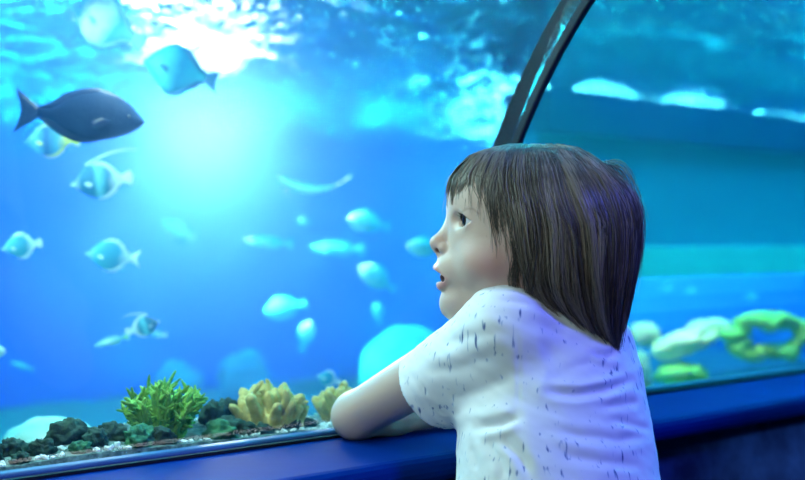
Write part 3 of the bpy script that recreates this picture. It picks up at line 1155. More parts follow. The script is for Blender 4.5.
# strands combed from the crown over the top towards the fringe and the sides
for n in range(1500):
    ph = hr.uniform(.9, 5.4)
    b = hair_pt(hr.uniform(150, 176), ph, hr.uniform(-.001, .002))
    m_ = hair_pt(147, ph, .001) * .6 + CROWN * .4
    m_[2] = max(m_[2], hz(149 + 14 * abs(math.sin(ph)) * hr.random()))
    pts = []
    for i in range(9):
        k = i / 8
        q = CROWN * (1 - k) ** 2 + 2 * k * (1 - k) * (m_ + np.array((0, 0, .006))) + b * k * k
        pts.append((q[0], q[1], q[2] + ZC, hr.choice((.0003, .0005)) * (1 - .5 * k)))
    lines.append(pts); lcol.append(.6 + .7 * hr.random())
# whorl: loose loops standing off behind the crown
for n in range(90):
    a0 = hr.uniform(-1.2, 1.2)
    s_ = hr.uniform(.5, 1.0)
    st = CROWN + np.array((hr.uniform(-.004, .010), hr.uniform(-.03, .02), -.004))
    ex = np.array((hx(hr.uniform(622, 643)), HY - .03 * a0, hz(hr.uniform(205, 245))))
    md = np.array((hx(hr.uniform(600, 640)), HY - .028 * a0, hz(hr.uniform(140, 176))))
    pts = []
    for i in range(12):
        k = i / 11
        q = st * (1 - k) ** 2 + 2 * k * (1 - k) * md + ex * k * k
        pts.append((q[0], q[1], q[2] + ZC, .0004 * (1.05 - .7 * k)))
    lines.append(pts); lcol.append(.5 + .6 * hr.random())
# fringe: longer wisps hanging over the brow
for n in range(320):
    ph = hr.uniform(2.15, 3.9)
    cph = round(ph * 7) / 7
    he = hr.uniform(196, 210)
    pts = []
    for i in range(10):
        k = i / 9
        q = hair_pt(150 + (he - 150) * k, ph + (cph - ph) * k * k * .9 - .06 * k, .0015 + .002 * k)
        pts.append((q[0], q[1], q[2] + ZC, .0005 * (1.05 - .95 * k ** 2)))
    lines.append(pts); lcol.append(.7 + .6 * hr.random())
# two stray wisps in front of the brow
for n in range(14):
    e = hr.uniform(-2, 2)
    pts = []
    for i in range(12):
        k = i / 11
        px = (1 - k) ** 2 * 470 + 2 * k * (1 - k) * (441 + e) + k * k * (449 + e * .6)
        py = (1 - k) ** 2 * 158 + 2 * k * (1 - k) * (176 + e) + k * k * (216 + 2 * e)
        pts.append((hx(px), HY - .012 + .003 * e * (1 - k), hz(py) + ZC, .0007 * (1.05 - .9 * k)))
    lines.append(pts); lcol.append(.6 + .5 * hr.random())

hair = tubes('hair', lines, M_HAIR, person)
nv_ = len(hair.data.vertices)
cv = []
per = [len(l) for l in lines]
vp = nv_ / sum(per)
for l, c in zip(lines, lcol):
    cv += [c] * int(round(len(l) * vp))
cv = (cv + [1] * nv_)[:nv_]
cv = np.array(cv)
colh = np.stack([.15 * cv, .125 * cv, .098 * cv, np.ones(nv_)], 1)
paint(hair, colh)
cap = mesh_obj('hair_cap', vs, fs, M_HAIR, None)
paint(cap, np.array(cl))
# one hair mesh: strands and cap together
bm = bmesh.new(); bm.from_mesh(hair.data); bm.from_mesh(cap.data); bm.to_mesh(hair.data); bm.free()
bpy.data.objects.remove(cap)

# ================================================================== what lives in the tank
M_LIVE = {}


def fish_mat(name, stops, rough=0.4, kind=0, spec=0.4):
    """colour along the fish (0 nose .. 1 tail), stops = [(u, rgb), ...]"""
    if name in M_LIVE: return M_LIVE[name]
    m = NT(name)
    tc = m.n('ShaderNodeTexCoord')
    sp = m.n('ShaderNodeSeparateXYZ')
    m.l(tc.outputs['Object'], sp.inputs[0])
    ns = m.n('ShaderNodeTexNoise'); ns.inputs['Scale'].default_value = 9; m.l(tc.outputs['Object'], ns.inputs['Vector'])
    ma = m.n('ShaderNodeMath', _operation='MULTIPLY_ADD'); ma.inputs[1].default_value = 0.12
    m.l(ns.outputs['Fac'], ma.inputs[0])
    mb = m.n('ShaderNodeMath', _operation='MULTIPLY_ADD'); mb.inputs[1].default_value = -1.0; mb.inputs[2].default_value = 0.44
    m.l(sp.outputs[0], mb.inputs[0]); m.l(mb.outputs[0], ma.inputs[2])
    col = m.ramp(ma.outputs[0], [(u, srgb(*c)) for u, c in stops])
    nb = m.bump(m.noise(tc.outputs['Object'], 40, 2, .5), .15, .01)
    m.pbr(col, rough, 0, spec, nb)
    M_LIVE[name] = m.m
    return m.m


M_FEYE = mottled('fish_eye', (.01, .01, .012, 1), (.015, .015, .02, 1), 10, .1, 0, 10, .6)

# body outlines: u from nose to tail root, upper edge, lower edge (in body lengths), half width
BODIES = {
    'surgeon': [(0, .0, -.0, .008), (.04, .035, -.045, .03), (.12, .095, -.085, .055), (.25, .155, -.130, .068), (.42, .185, -.165, .070), (.58, .165, -.165, .060), (.72, .110, -.120, .042), (.84, .050, -.062, .022), (.92, .030, -.036, .012), (1.0, .034, -.036, .006)],
    'angel': [(0, .0, -.0, .008), (.06, .05, -.05, .035), (.18, .17, -.14, .065), (.32, .28, -.25, .075), (.48, .31, -.32, .070), (.62, .25, -.28, .055), (.76, .14, -.17, .035), (.88, .06, -.07, .018), (1.0, .04, -.04, .006)],
    'butterfly': [(0, .0, -.01, .008), (.07, .025, -.04, .022), (.16, .10, -.11, .045), (.30, .22, -.21, .060), (.48, .28, -.27, .060), (.64, .26, -.25, .050), (.78, .16, -.16, .032), (.88, .06, -.06, .018), (1.0, .045, -.045, .006)],
    'slim': [(0, .0, -.0, .01), (.06, .03, -.035, .03), (.2, .065, -.07, .05), (.4, .080, -.09, .058), (.6, .070, -.078, .050), (.78, .045, -.05, .032), (.9, .024, -.027, .015), (1.0, .022, -.024, .006)],
    'round': [(0, .0, -.0, .02), (.06, .08, -.08, .06), (.2, .19, -.18, .11), (.4, .25, -.24, .13), (.6, .22, -.21, .11), (.78, .12, -.12, .06), (.9, .05, -.05, .025), (1.0, .045, -.045, .008)],
}


def fish_body(kind, bend=0.0, bc=0.0):
    tab = BODIES[kind]
    vs, fs = [], []
    nu, nv = 28, 20
    us = [(i / nu) ** 1.25 for i in range(nu + 1)]
    for u in us:
        t = np.interp(u, [r[0] for r in tab], [r[1] for r in tab]); b = np.interp(u, [r[0] for r in tab], [r[2] for r in tab]); w_ = np.interp(u, [r[0] for r in tab], [r[3] for r in tab])
        zc, hh = (t + b) / 2, max((t - b) / 2, .002)
        for j in range(nv):
            a = 2 * math.pi * j / nv
            yy = math.copysign(abs(math.sin(a)) ** 1.1, math.sin(a)) * w_
            vs.append((.5 - u * .82, yy + bend * (u - bc) ** 2, zc + hh * math.cos(a)))
    for i in range(nu):
        for j in range(nv):
            k = (j + 1) % nv
            fs.append((i * nv + j, (i + 1) * nv + j, (i + 1) * nv + k, i * nv + k))
    fs.append(tuple(range(nv))); fs.append(tuple(nu * nv + j for j in range(nv))[::-1])
    return vs, fs


def plate(pts, th=0.012, bend=0.0):
    """a fin: outline (x, z) with a thickness that thins to the rim, slightly curved"""
    n = len(pts)
    cx = sum(p[0] for p in pts) / n; cz = sum(p[1] for p in pts) / n
    vs, fs = [], []
    for sgn in (1, -1):
        vs.append((cx, sgn * th / 2 + bend * (.5 - cx) ** 2, cz))
        for k, f in ((.6, .45), (1.0, .08)):
            for (x, z) in pts:
                X, Z = cx + (x - cx) * k, cz + (z - cz) * k
                vs.append((X, sgn * th * f + bend * (.5 - X) ** 2 * (1 if True else 0), Z))
    h = 1 + 2 * n
    for s, o in ((0, 0), (1, h)):
        for j in range(n):
            k = (j + 1) % n
            tri = [o, o + 1 + j, o + 1 + k]; q = [o + 1 + j, o + 1 + n + j, o + 1 + n + k, o + 1 + k]
            if s: tri = tri[::-1]; q = q[::-1]
            fs.append(tri); fs.append(q)
    for j in range(n):
        k = (j + 1) % n
        fs.append((1 + n + j, h + 1 + n + j, h + 1 + n + k, 1 + n + k))
    return vs, fs


TAILS = {
    'fork': [(-.30, .030), (-.36, .075), (-.44, .125), (-.50, .165), (-.47, .09), (-.445, .0), (-.47, -.09), (-.50, -.165), (-.44, -.125), (-.36, -.075), (-.30, -.030)],
    'fan': [(-.30, .038), (-.37, .085), (-.45, .125), (-.485, .07), (-.495, 0), (-.485, -.07), (-.45, -.125), (-.37, -.085), (-.30, -.038)],
}


def top_fin(kind, lo, hi, rise, sgn, sweep=.06):
    """strip fin along the back (sgn 1) or belly (-1) from u = lo to hi"""
    tab = BODIES[kind]
    col_ = 1 if sgn > 0 else 2
    e = [(.5 - u * .82, np.interp(u, [r[0] for r in tab], [r[col_] for r in tab]) - sgn * .012) for u in np.linspace(lo, hi, 9)]
    o = []
    for i, (x, z) in enumerate(e):
        k = i / 8
        o.append((x - sweep * k, z + sgn * (rise * math.sin(min(1, k * 1.6 + .12) * math.pi / 2) * (1 if k < .75 else max(.25, (1 - k) / .25)) + .012)))
    return e + o[::-1]


def fish(name, label, body, p, length, head, mats, roll=0.0, yaw=0.0, tail='fork', dorsal=(.2, .9, .06), anal=(.5, .9, .06), pec=True, filament=0.0, group=None, bend=0.0, bc=0.0, cat='fish', eye=True):
    """head: direction in degrees the nose points, seen from the camera (0 = right, 90 = up); yaw turns it towards (+) or away"""
    root = empty(name, p, (0, 0, 0), length)
    h = R(head)
    fx = Vector((math.cos(h) * math.cos(R(yaw)), -math.sin(R(yaw)), math.sin(h) * math.cos(R(yaw))))
    up = Vector((0, 0, 1)); 
    if abs(fx.z) > .9: up = Vector((-math.copysign(1, math.cos(h)), 0, .3))
    sd = up.cross(fx).normalized(); up = fx.cross(sd).normalized()
    Mx = Matrix((fx, sd, up)).transposed()
    Mx = Mx @ Matrix.Rotation(R(roll), 3, 'X')
    root.rotation_euler = Mx.to_euler()
    tag(root, label, cat, group)
    mb, mf = mats
    v, f = fish_body(body, bend, bc)
    b = mesh_obj('body', v, f, mb, root)
    v, f = plate(TAILS[tail], .014, 0)
    if bend: v = [(x, y + bend * ((.5 - x) / .82 - bc) ** 2, z) for x, y, z in v]
    mesh_obj('tail_fin', v, f, mf, root)
    if dorsal:
        v, f = plate(top_fin(body, dorsal[0], dorsal[1], dorsal[2], 1), .012)
        mesh_obj('dorsal_fin', v, f, mf, root)
    if anal:
        v, f = plate(top_fin(body, anal[0], anal[1], anal[2], -1), .012)
        mesh_obj('anal_fin', v, f, mf, root)
    if pec:
        tabw = np.interp(.27, [r[0] for r in BODIES[body]], [r[3] for r in BODIES[body]])
        for s in (1, -1):
            v, f = plate([(.0, .012), (-.05, .035), (-.12, .03), (-.14, -.01), (-.10, -.035), (-.04, -.02), (.0, -.012)], .010)
            o = mesh_obj('pectoral_fin', v, f, mf, root, True, (.27, s * tabw, -.02))
            o.rotation_euler = (0, R(-15), s * R(-28))
    if eye:
        tabw = np.interp(.12, [r[0] for r in BODIES[body]], [r[3] for r in BODIES[body]])
        for s in (1, -1):
            bm = bmesh.new(); bmesh.ops.create_uvsphere(bm, u_segments=14, v_segments=10, radius=.016)
            bm_obj('eye', bm, M_FEYE, root, True, (.40, s * tabw * .86, .028))
    if filament:
        ln = []
        z0 = np.interp(.42, [r[0] for r in BODIES[body]], [r[1] for r in BODIES[body]])
        for i in range(12):
            k = i / 11
            ln.append((.5 - .42 * .82 + .06 - filament * k, 0, z0 + .22 * math.sin(k * 1.9) * (1 - .25 * k) * 1.0 + .02, .020 * (1.05 - k)))
        tubes('dorsal_filament', ln and [ln], mf, root, 2)
    return root


D = lambda L_px, Y: L_px / F_PX * Y
navy = (fish_mat('slate_fish', [(0, (18, 36, 62)), (.5, (14, 30, 54)), (1, (8, 16, 36))], .65, 0, .12), fish_mat('slate_fin', [(0, (26, 40, 70)), (1, (16, 26, 52))]))
teal = (fish_mat('teal_fish', [(0, (40, 170, 190)), (.3, (70, 190, 200)), (.5, (20, 130, 170)), (.8, (40, 170, 190)), (1, (16, 110, 150))]), fish_mat('teal_fin', [(0, (20, 120, 160)), (1, (16, 100, 140))]))
pale = (fish_mat('pale_fish', [(0, (150, 215, 220)), (.4, (220, 240, 235)), (.7, (120, 200, 215)), (1, (90, 180, 200))]), fish_mat('pale_fin', [(0, (130, 205, 190)), (1, (150, 215, 180))]))
bat = (fish_mat('pale_banded_fish', [(0, (30, 120, 170)), (.14, (40, 140, 185)), (.24, (225, 240, 240)), (.45, (190, 230, 232)), (.6, (70, 175, 205)), (.8, (120, 205, 215)), (1, (110, 200, 205))]), fish_mat('pale_green_fin', [(0, (60, 160, 190)), (1, (150, 210, 180))]))
yel = (fish_mat('blue_yellow_fish', [(0, (30, 110, 160)), (.25, (90, 170, 200)), (.4, (20, 90, 150)), (.6, (80, 170, 200)), (.74, (230, 220, 90)), (1, (235, 225, 80))]), fish_mat('yellow_fin', [(0, (60, 140, 170)), (.5, (220, 215, 100)), (1, (240, 225, 70))]))
ban = (fish_mat('banner_fish', [(0, (225, 240, 240)), (.18, (20, 110, 140)), (.36, (20, 120, 150)), (.44, (120, 215, 220)), (.6, (20, 120, 150)), (.72, (235, 245, 235)), (1, (240, 245, 220))]), fish_mat('white_fin', [(0, (235, 245, 245)), (1, (250, 250, 240))]))
whi = (fish_mat('teal_white_fish', [(0, (190, 235, 230)), (.2, (70, 185, 205)), (.6, (50, 165, 195)), (.76, (225, 245, 240)), (1, (245, 250, 245))]), fish_mat('white_tail', [(0, (200, 235, 235)), (1, (250, 252, 248))]))
crm = (fish_mat('cream_fish', [(0, (250, 250, 240)), (.5, (235, 245, 240)), (1, (240, 245, 240))]), fish_mat('cream_fin', [(0, (235, 245, 240)), (1, (215, 235, 235))]))
cya = (fish_mat('cyan_fish', [(0, (240, 250, 235)), (.25, (200, 240, 235)), (.6, (60, 200, 220)), (1, (40, 180, 210))]), fish_mat('cyan_fin', [(0, (60, 200, 220)), (1, (40, 180, 210))]))
fnt = (fish_mat('aqua_fish', [(0, (90, 205, 215)), (1, (60, 185, 205))]), fish_mat('aqua_fin', [(0, (70, 190, 210)), (1, (60, 180, 205))]))

fish('surgeonfish', 'large dark slate fish swimming right in front of the bright light burst', 'surgeon', at(79, 116, 1.68), D(138, 1.68), -6, navy, roll=4, yaw=8, dorsal=(.12, .92, .035), anal=(.42, .92, .035), tail='fork')
fish('batfish', 'pale translucent fish at the top left, above all the other fish', 'angel', at(109, 25, 1.80), D(80, 1.80), 152, bat, yaw=20, roll=-12, dorsal=(.3, .95, .05), anal=(.4, .95, .04), tail='fan')
fish('angelfish', 'turquoise diamond-shaped fish left of the sparkles, tail pointing down to the right', 'angel', at(181, 71, 1.85), D(78, 1.85), 165, teal, yaw=12, roll=6, dorsal=(.3, .96, .05), anal=(.4, .95, .05), tail='fork', filament=0.0)
fish('butterflyfish', 'round blue fish with a yellow rear edge just under the dark slate fish', 'butterfly', at(52, 141, 1.95), D(56, 1.95), 184, yel, yaw=10, dorsal=(.3, .95, .05), anal=(.4, .95, .05), tail='fan')
fish('bannerfish', 'teal and white banded fish with one long white trailing back fin', 'butterfly', at(102, 181, 1.95), D(62, 1.95), 188, ban, yaw=12, dorsal=(.4, .95, .06), anal=(.5, .95, .05), tail='fan', filament=.85)
fish('butterflyfish', 'small teal fish with a white tail nearest the left edge of the glass', 'butterfly', at(22, 246, 1.95), D(40, 1.95), 190, whi, yaw=18, dorsal=(.35, .95, .09), anal=(.4, .95, .09), tail='fan')
fish('butterflyfish', 'teal fish with a forked white tail below the long-finned banded fish', 'butterfly', at(113, 256, 1.95), D(54, 1.95), 174, whi, yaw=10, dorsal=(.35, .95, .05), anal=(.4, .95, .05), tail='fork')
fish('wrasse', 'slender pale aqua fish, left and lowest of the small group above the green coral', 'slim', at(112, 341, 1.95), D(36, 1.95), 196, pale, yaw=15, tail='fan')
fish('bannerfish', 'pale fish with a raised white back streamer in the small group above the green coral', 'butterfly', at(143, 327, 1.95), D(36, 1.95), 20, ban, yaw=-15, filament=.7, tail='fan', dorsal=(.4, .95, .05), anal=(.5, .95, .05))
fish('wrasse', 'small bluish fish at the right of the group above the green coral', 'slim', at(156, 334, 2.35), D(22, 2.35), 172, whi, yaw=10, tail='fan')
fish('eel', 'long curved cream-white fish gliding above the middle of the tank', 'slim', at(316, 190, 2.5), D(74, 2.5), 183, crm, yaw=4, roll=82, bend=.52, bc=.62, tail='fork', dorsal=None, anal=None, pec=False)
fish('wrasse', 'slim aqua fish with a bright white head, below the long cream fish', 'slim', at(269, 242, 2.7), D(50, 2.7), 176, cya, yaw=6, tail='fan')
fish('surgeonfish', 'blurred white and cyan fish, upper of the two bright ones left of the face', 'round', at(369, 223, 3.0), D(44, 3.0), 168, cya, yaw=10, roll=10, tail='fan')
fish('surgeonfish', 'blurred white and cyan fish, lower of the two bright ones left of the face', 'round', at(378, 279, 3.0), D(44, 3.0), 145, cya, yaw=10, tail='fan')
fish('surgeonfish', 'blurred cyan fish directly in front of the nose', 'round', at(426, 248, 3.0), D(38, 3.0), 175, cya, yaw=5, tail='fan')
fish('wrasse', 'faint aqua fish to the left of the two bright blurred fish', 'slim', at(338, 249, 3.3), D(56, 3.3), 178, fnt, yaw=5, tail='fan')
fish('surgeonfish', 'faint aqua fish low in the middle, right of the pale haze of rocks', 'round', at(286, 308, 3.3), D(44, 3.3), 190, fnt, yaw=15, tail='fan')
fish('surgeonfish', 'pale fish standing nose up over the yellow coral', 'round', at(306, 336, 3.1), D(32, 3.1), 75, cya, yaw=5, tail='fan')
fish('butterflyfish', 'blue and white fish just behind the yellow coral by the elbow', 'butterfly', at(329, 379, 2.0), D(26, 2.0), 160, whi, yaw=15, tail='fan')
fish('wrasse', 'small pale fish low at the left, above the pale coral mound', 'slim', at(22, 366, 2.5), D(24, 2.5), 160, fnt, yaw=15, tail='fan')
fish('wrasse', 'white-headed fish cut off by the left edge of the picture', 'round', at(-6, 352, 1.95), D(24, 1.95), 5, cya, yaw=5, tail='fan')
fish('surgeonfish', 'faint lilac fish in the light rays right of the long-finned banded fish', 'surgeon', at(178, 230, 4.2), D(36, 4.2), 150, (fish_mat('lilac_fish', [(0, (170, 190, 225)), (1, (140, 180, 220))]), fish_mat('lilac_fin', [(0, (150, 180, 225)), (1, (130, 170, 215))])), yaw=15, tail='fan')
fish('wrasse', 'tiny pale aqua fish under the long cream fish', 'round', at(304, 222, 3.0), D(12, 3.0), 170, fnt, tail='fan', pec=False)
fish('wrasse', 'faint aqua fish below the two bright blurred fish', 'round', at(378, 313, 3.3), D(22, 3.3), 100, fnt, tail='fan', pec=False)
fish('wrasse', 'small pale fish behind the coral rocks of the right pane, farthest right', 'round', at(750, 297, 3.0), D(16, 3.0), 0, fnt, tail='fan', pec=False)
fish('wrasse', 'small dim fish in the right pane nearest the back of the hair', 'round', at(665, 289, 3.0), D(16, 3.0), 10, fnt, tail='fan', pec=False)
fish('wrasse', 'small dim fish in the right pane between its two neighbours', 'round', at(690, 291, 3.0), D(14, 3.0), 10, fnt, tail='fan', pec=False)


# ------------------------------------------------------------------ rocks and corals
def lump(name, p, r, mat, label=None, cat='rock', group=None, seed=0, rough=.35, freq=1.6, sub=4, kind=None):
    bm = bmesh.new()
    bmesh.ops.create_icosphere(bm, subdivisions=sub, radius=1.0)
    for v in bm.verts:
        d = v.co.normalized()
        k = 1 + rough * mnoise.fractal(d * freq + Vector((seed * 3.1, seed * 1.7, 5)), .8, 2, 5)
        v.co = Vector((d.x * r[0], d.y * r[1], d.z * r[2])) * k
    o = bm_obj(name, bm, mat, None, True, p)
    o.rotation_euler = (0, 0, seed * 1.3)
    tag(o, label, cat, group, kind)
    return o


M_ROCK = mottled('live_rock', srgb(14, 32, 30), srgb(58, 88, 70), 30, .85, .8, 90, .2)
M_ROCK2 = mottled('green_rock', srgb(20, 70, 56), srgb(70, 128, 84), 40, .85, .8, 120, .2)
M_PEB = mottled('white_chips', srgb(190, 205, 200), srgb(235, 240, 232), 40, .8, .3, 90, .2)
M_GREEN = mottled('green_polyps', srgb(60, 130, 60), srgb(160, 205, 90), 60, .7, .6, 260, .2)
M_YELL = mottled('yellow_polyps', srgb(170, 150, 84), srgb(232, 214, 140), 50, .75, .7, 260, .2)
M_MOUND = mottled('pale_coral', srgb(140, 205, 190), srgb(225, 240, 215), 9, .8, .5, 60, .2)
M_TEALC = mottled('teal_coral', srgb(30, 150, 150), srgb(70, 190, 175), 14, .8, .6, 50, .2)
M_TEALD = mottled('deep_coral', srgb(16, 100, 140), srgb(30, 130, 160), 14, .8, .6, 50, .2)
M_YG = mottled('lime_coral', srgb(90, 190, 90), srgb(190, 225, 110), 12, .8, .6, 50, .2)
M_CREAM = mottled('cream_coral', srgb(235, 225, 160), srgb(250, 245, 215), 12, .8, .6, 50, .2)


def on_bed(px, t, up=0.0):
    """point of the bed seen at column px, t metres behind the glass"""
    k = (px - 402.5) / F_PX
    s = (k * (P0[1] + NY * t) - P0[0] - NX * t) / (DX - k * DY)
    return W(s, t, bed(s, t) + up), s


def branch_mesh(h, r, seed, knob=.35, tip=.45):
    """one coral finger: bent, tapered, lumpy, rounded tip; base at the origin, grows along z"""
    rr = random.Random(seed)
    vs, fs = [], []
    n, mseg = 12, 10
    bx, by = rr.uniform(-.3, .3), rr.uniform(-.3, .3)
    for i in range(n + 1):
        k = i / n
        rad = r * (1 - (1 - tip) * k) * (math.sqrt(max(0.02, 1 - ((k - .82) / .185) ** 2)) if k > .82 else 1)
        cx, cy, cz = bx * h * k * k * .5, by * h * k * k * .5, h * k
        for j in range(mseg):
            a = 2 * math.pi * j / mseg
            q = rad * (1 + knob * mnoise.noise(Vector((math.cos(a) * 1.5 + seed, math.sin(a) * 1.5, k * h / r * .9))))
            vs.append((cx + q * math.cos(a), cy + q * math.sin(a), cz))
    for i in range(n):
        for j in range(mseg):
            k = (j + 1) % mseg
            fs.append((i * mseg + j, i * mseg + k, (i + 1) * mseg + k, (i + 1) * mseg + j))
    fs.append(tuple(range(mseg))[::-1]); fs.append(tuple(n * mseg + j for j in range(mseg)))
    return vs, fs


def coral(name, label, p, mat, n, width, height, r, seed, spread=.9, depth=.6, buds=0, group=None, tip=.45):
    root = empty(name, p)
    tag(root, label, 'coral', group)
    rr = random.Random(seed)
    bm = bmesh.new(); bmesh.ops.create_icosphere(bm, subdivisions=3, radius=1)
    for v in bm.verts:
        v.co *= 1 + .25 * mnoise.fractal(v.co * 2 + Vector((seed, 0, 0)), .8, 2, 4)
        v.co = Vector((v.co.x * width * .44, v.co.y * width * .44 * depth, v.co.z * height * .28))
    bm_obj('base', bm, mat, root, True, (0, 0, height * .12))
    for i in range(n):
        u = rr.uniform(-1, 1); w_ = rr.uniform(-1, 1)
        if u * u + w_ * w_ > 1: u *= .7; w_ *= .7
        h = height * (1 - .38 * u * u) * rr.uniform(.62, 1.0)
        v, f = branch_mesh(h * .92, r * rr.uniform(.8, 1.2), seed * 31 + i, tip=tip)
        allv, allf = list(v), list(f)
        for b_ in range(buds):
            k = rr.uniform(.25, .95); a = rr.uniform(0, 6.28)
            v2, f2 = branch_mesh(h * rr.uniform(.16, .34), r * .55, seed * 77 + i * 9 + b_)
            Mr = Matrix.Rotation(a, 3, 'Z') @ Matrix.Rotation(rr.uniform(.6, 1.1), 3, 'Y')
            o_ = Vector(v[min(len(v) - 1, int(k * 12) * 10)]) * 1.0
            o_ = Vector((o_.x * .3, o_.y * .3, o_.z))
            b0 = len(allv)
            allv += [tuple(Mr @ Vector(q) + o_) for q in v2]
            allf += [tuple(q + b0 for q in ff) for ff in f2]
        o = mesh_obj('branch', allv, allf, mat, root, True, (u * width * .36, w_ * width * .36 * depth, height * .06))
        o.rotation_euler = (-w_ * spread * .7, u * spread, rr.uniform(0, 6.28) * 0)
    return root


p, s_ = on_bed(163, .11, -.004)
coral('staghorn_coral', 'bushy bright green branching coral on the gravel bank by the glass', p, M_GREEN, 64, D(50, 1.42), D(62, 1.42), .0050, 3, spread=.75, depth=.9, buds=9)
p, s_ = on_bed(270, .10, -.006)
coral('finger_coral', 'tan yellow finger coral standing on the bank between green coral and elbow', p, M_YELL, 44, D(72, 1.45), D(52, 1.45), .0085, 5, spread=.55, depth=.7, buds=1, tip=.7)
p, s_ = on_bed(348, .12, -.006)
coral('finger_coral', 'tan yellow finger coral half hidden behind the bare elbow', p, M_YELL, 34, D(56, 1.5), D(54, 1.5), .0085, 8, spread=.6, depth=.7, buds=1, tip=.7)

# live rock along the foot of the glass
RK = [(12, .10, 30, 20), (42, .07, 26, 17), (70, .11, 40, 27), (96, .07, 26, 18), (112, .10, 32, 22), (140, .06, 34, 22), (160, .06, 30, 19), (214, .12, 28, 26), (220, .06, 32, 20), (228, .08, 30, 17),
      (246, .07, 24, 13), (262, .06, 22, 10), (292, .07, 22, 10), (-12, .08, 30, 22), (80, .05, 20, 12), (228, .15, 28, 26), (308, .08, 16, 9), (20, .05, 20, 12)]
RK_LABEL = {0: 'dark rock in the bottom left corner, behind the smaller pebble-sized rock', 2: 'largest dark green rock, in front of the pale coral mound', 4: 'dark rock directly left of the green coral',
            5: 'dark rock at the front left of the green coral', 6: 'dark rock in front of the green coral', 7: 'dark rock touching the right side of the green coral', 8: 'green furred rock right of the green coral',
            9: 'low dark rock midway between the green and the tan coral', 10: 'low rock at the left foot of the tan finger coral', 12: 'small low rock under the right half of the tan finger coral'}
RK_LABEL.update({1: 'second dark rock from the bottom left corner', 3: 'dark rock between the largest rock and the green coral', 11: 'tiny low rock under the left half of the tan finger coral',
                 13: 'dark rock cut off by the left edge of the picture', 14: 'small low rock in front of the largest dark rock', 15: 'dark rock behind the green furred rock', 16: 'smallest low rock at the right end of the gravel by the elbow', 17: 'small dark rock low in front of the bottom left corner rock'})
for i, (px, t, w_, h_) in enumerate(RK):
    p, s_ = on_bed(px, t)
    Y = p.y
    lump('rock', p + Vector((0, 0, D(h_, Y) * .18)), (D(w_, Y) * .55, D(w_, Y) * .42, D(h_, Y) * .62), M_ROCK2 if i in (8, 14, 5) else M_ROCK, RK_LABEL[i], 'rock', 'live rock along the foot of the glass', seed=i + 1, rough=.42, freq=2.2)

# pale coral chips between the rocks
gr_ = random.Random(4)
vs, fs = [], []
AVOID = [(on_bed(q[0], q[1])[0], D(q[2], 1.4) * .66) for q in RK] + [(on_bed(163, .11)[0], .055), (on_bed(270, .10)[0], .055), (on_bed(348, .12)[0], .05)]
for i in range(1700):
    t = gr_.uniform(.040, .09) if gr_.random() < .75 else gr_.uniform(.1, .3)
    s = gr_.uniform(-.75, .16)
    c = W(s, t, bed(s, t) + .001)
    if any((c.x - q.x) ** 2 + (c.y - q.y) ** 2 < a * a for q, a in AVOID): continue
    r = gr_.uniform(.0010, .0036)
    b0 = len(vs)
    ax_ = [Vector((gr_.gauss(0, 1), gr_.gauss(0, 1), gr_.gauss(0, 1))).normalized() for _ in range(1)][0]
    bm = bmesh.new(); bmesh.ops.create_icosphere(bm, subdivisions=1, radius=r)
    Mr = Matrix.Rotation(gr_.uniform(0, 6), 3, ax_)
    sc3 = Vector((gr_.uniform(.7, 1.8), gr_.uniform(.6, 1.2), gr_.uniform(.5, .9)))
    bm.verts.ensure_lookup_table()
    for v in bm.verts: vs.append(c + Mr @ Vector((v.co.x * sc3.x, v.co.y * sc3.y, v.co.z * sc3.z)))
    for f in bm.faces: fs.append(tuple(v.index + b0 for v in f.verts))
    bm.free()
o = mesh_obj('gravel', vs, fs, M_PEB, None, False)
tag(o, 'white coral gravel scattered between the rocks by the glass', 'gravel', kind='stuff')

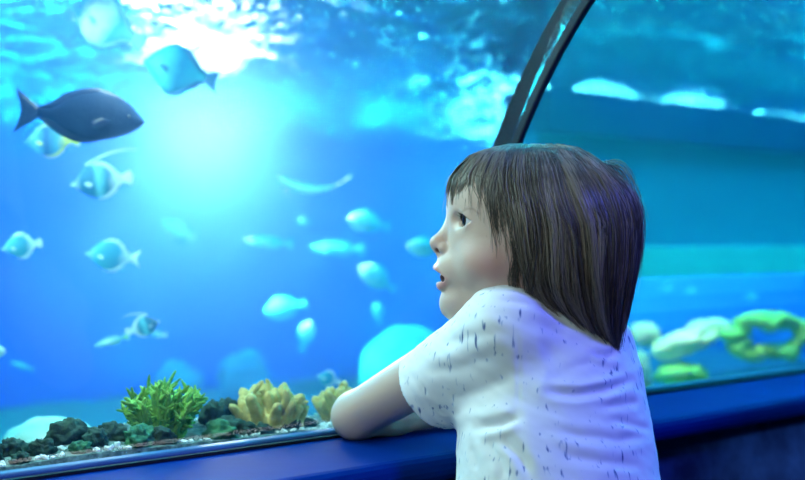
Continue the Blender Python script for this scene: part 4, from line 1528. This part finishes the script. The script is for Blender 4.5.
# corals farther out
p, s_ = on_bed(52, .42)
o = lump('mound_coral', at(54, 456, 1.75), (D(56, 1.75), .07, D(40, 1.75)), M_MOUND, 'pale rounded coral mound in the bottom left, behind the dark rocks', 'coral', seed=0, rough=.16, freq=1.5)
lump('boulder_coral', at(408, 378, 3.4), (D(50, 3.4), .14, D(52, 3.4)), M_TEALC, 'large blurred teal coral dome behind the bent arm', 'coral', seed=0, rough=.10, freq=1.4)
lump('boulder_coral', at(244, 384, 4.3), (D(26, 4.3), .10, D(34, 4.3)), M_TEALD, 'faint teal coral head rising behind the tan finger coral', 'coral', seed=2, rough=.25, freq=1.6)
lump('boulder_coral', at(178, 388, 4.3), (D(22, 4.3), .10, D(26, 4.3)), M_TEALD, 'faint teal coral head behind the green coral', 'coral', seed=3, rough=.25, freq=1.6)
# right pane
YR = 2.75
lump('rock_coral', at(645, 334, YR + .16), (D(13, YR), .04, D(13, YR)), M_CREAM, 'small cream coral knob beside the back of the hair', 'coral', seed=4, rough=.2)
o = lump('rock_coral', at(682, 343, YR), (D(34, YR), .05, D(13, YR)), M_CREAM, 'long cream coral slab slanting up through the right pane', 'coral', seed=0, rough=.25)
o.rotation_euler = (0, R(-18), 0)
lump('rock_coral', at(712, 327, YR + .17), (D(24, YR), .06, D(9, YR)), M_CREAM, 'flat cream coral shelf topmost in the right pane', 'coral', seed=6, rough=.25)
lump('rock_coral', at(680, 374, YR - .02), (D(24, YR), .06, D(11, YR)), M_YG, 'green coral lump under the slanting cream slab', 'coral', seed=7, rough=.3)
lump('rock_coral', at(640, 373, YR - .13), (D(10, YR), .04, D(22, YR)), M_CREAM, 'upright white coral stub lowest beside the back of the shirt', 'coral', seed=0, rough=.2)
# ring-shaped coral
vs, fs = [], []
nu, nv = 48, 16
for i in range(nu):
    a = 2 * math.pi * i / nu
    for j in range(nv):
        b_ = 2 * math.pi * j / nv
        d = Vector((math.cos(a), math.sin(a), 0))
        rr_ = D(11, YR) * (.95 + .75 * mnoise.fractal(Vector((math.cos(a) * 1.8, math.sin(a) * 1.8, math.cos(b_) * .6)), .8, 2, 4))
        vs.append((math.cos(a) * (D(34, YR) + rr_ * math.cos(b_)), rr_ * math.sin(b_) * 1.2, math.sin(a) * (D(17, YR) + rr_ * .8 * math.cos(b_))))
for i in range(nu):
    for j in range(nv):
        fs.append((i * nv + j, ((i + 1) % nu) * nv + j, ((i + 1) % nu) * nv + (j + 1) % nv, i * nv + (j + 1) % nv))
o = mesh_obj('arch_coral', vs, fs, M_YG, None, True, at(768, 337, YR))
tag(o, 'lime green ring-shaped coral at the right edge', 'coral')
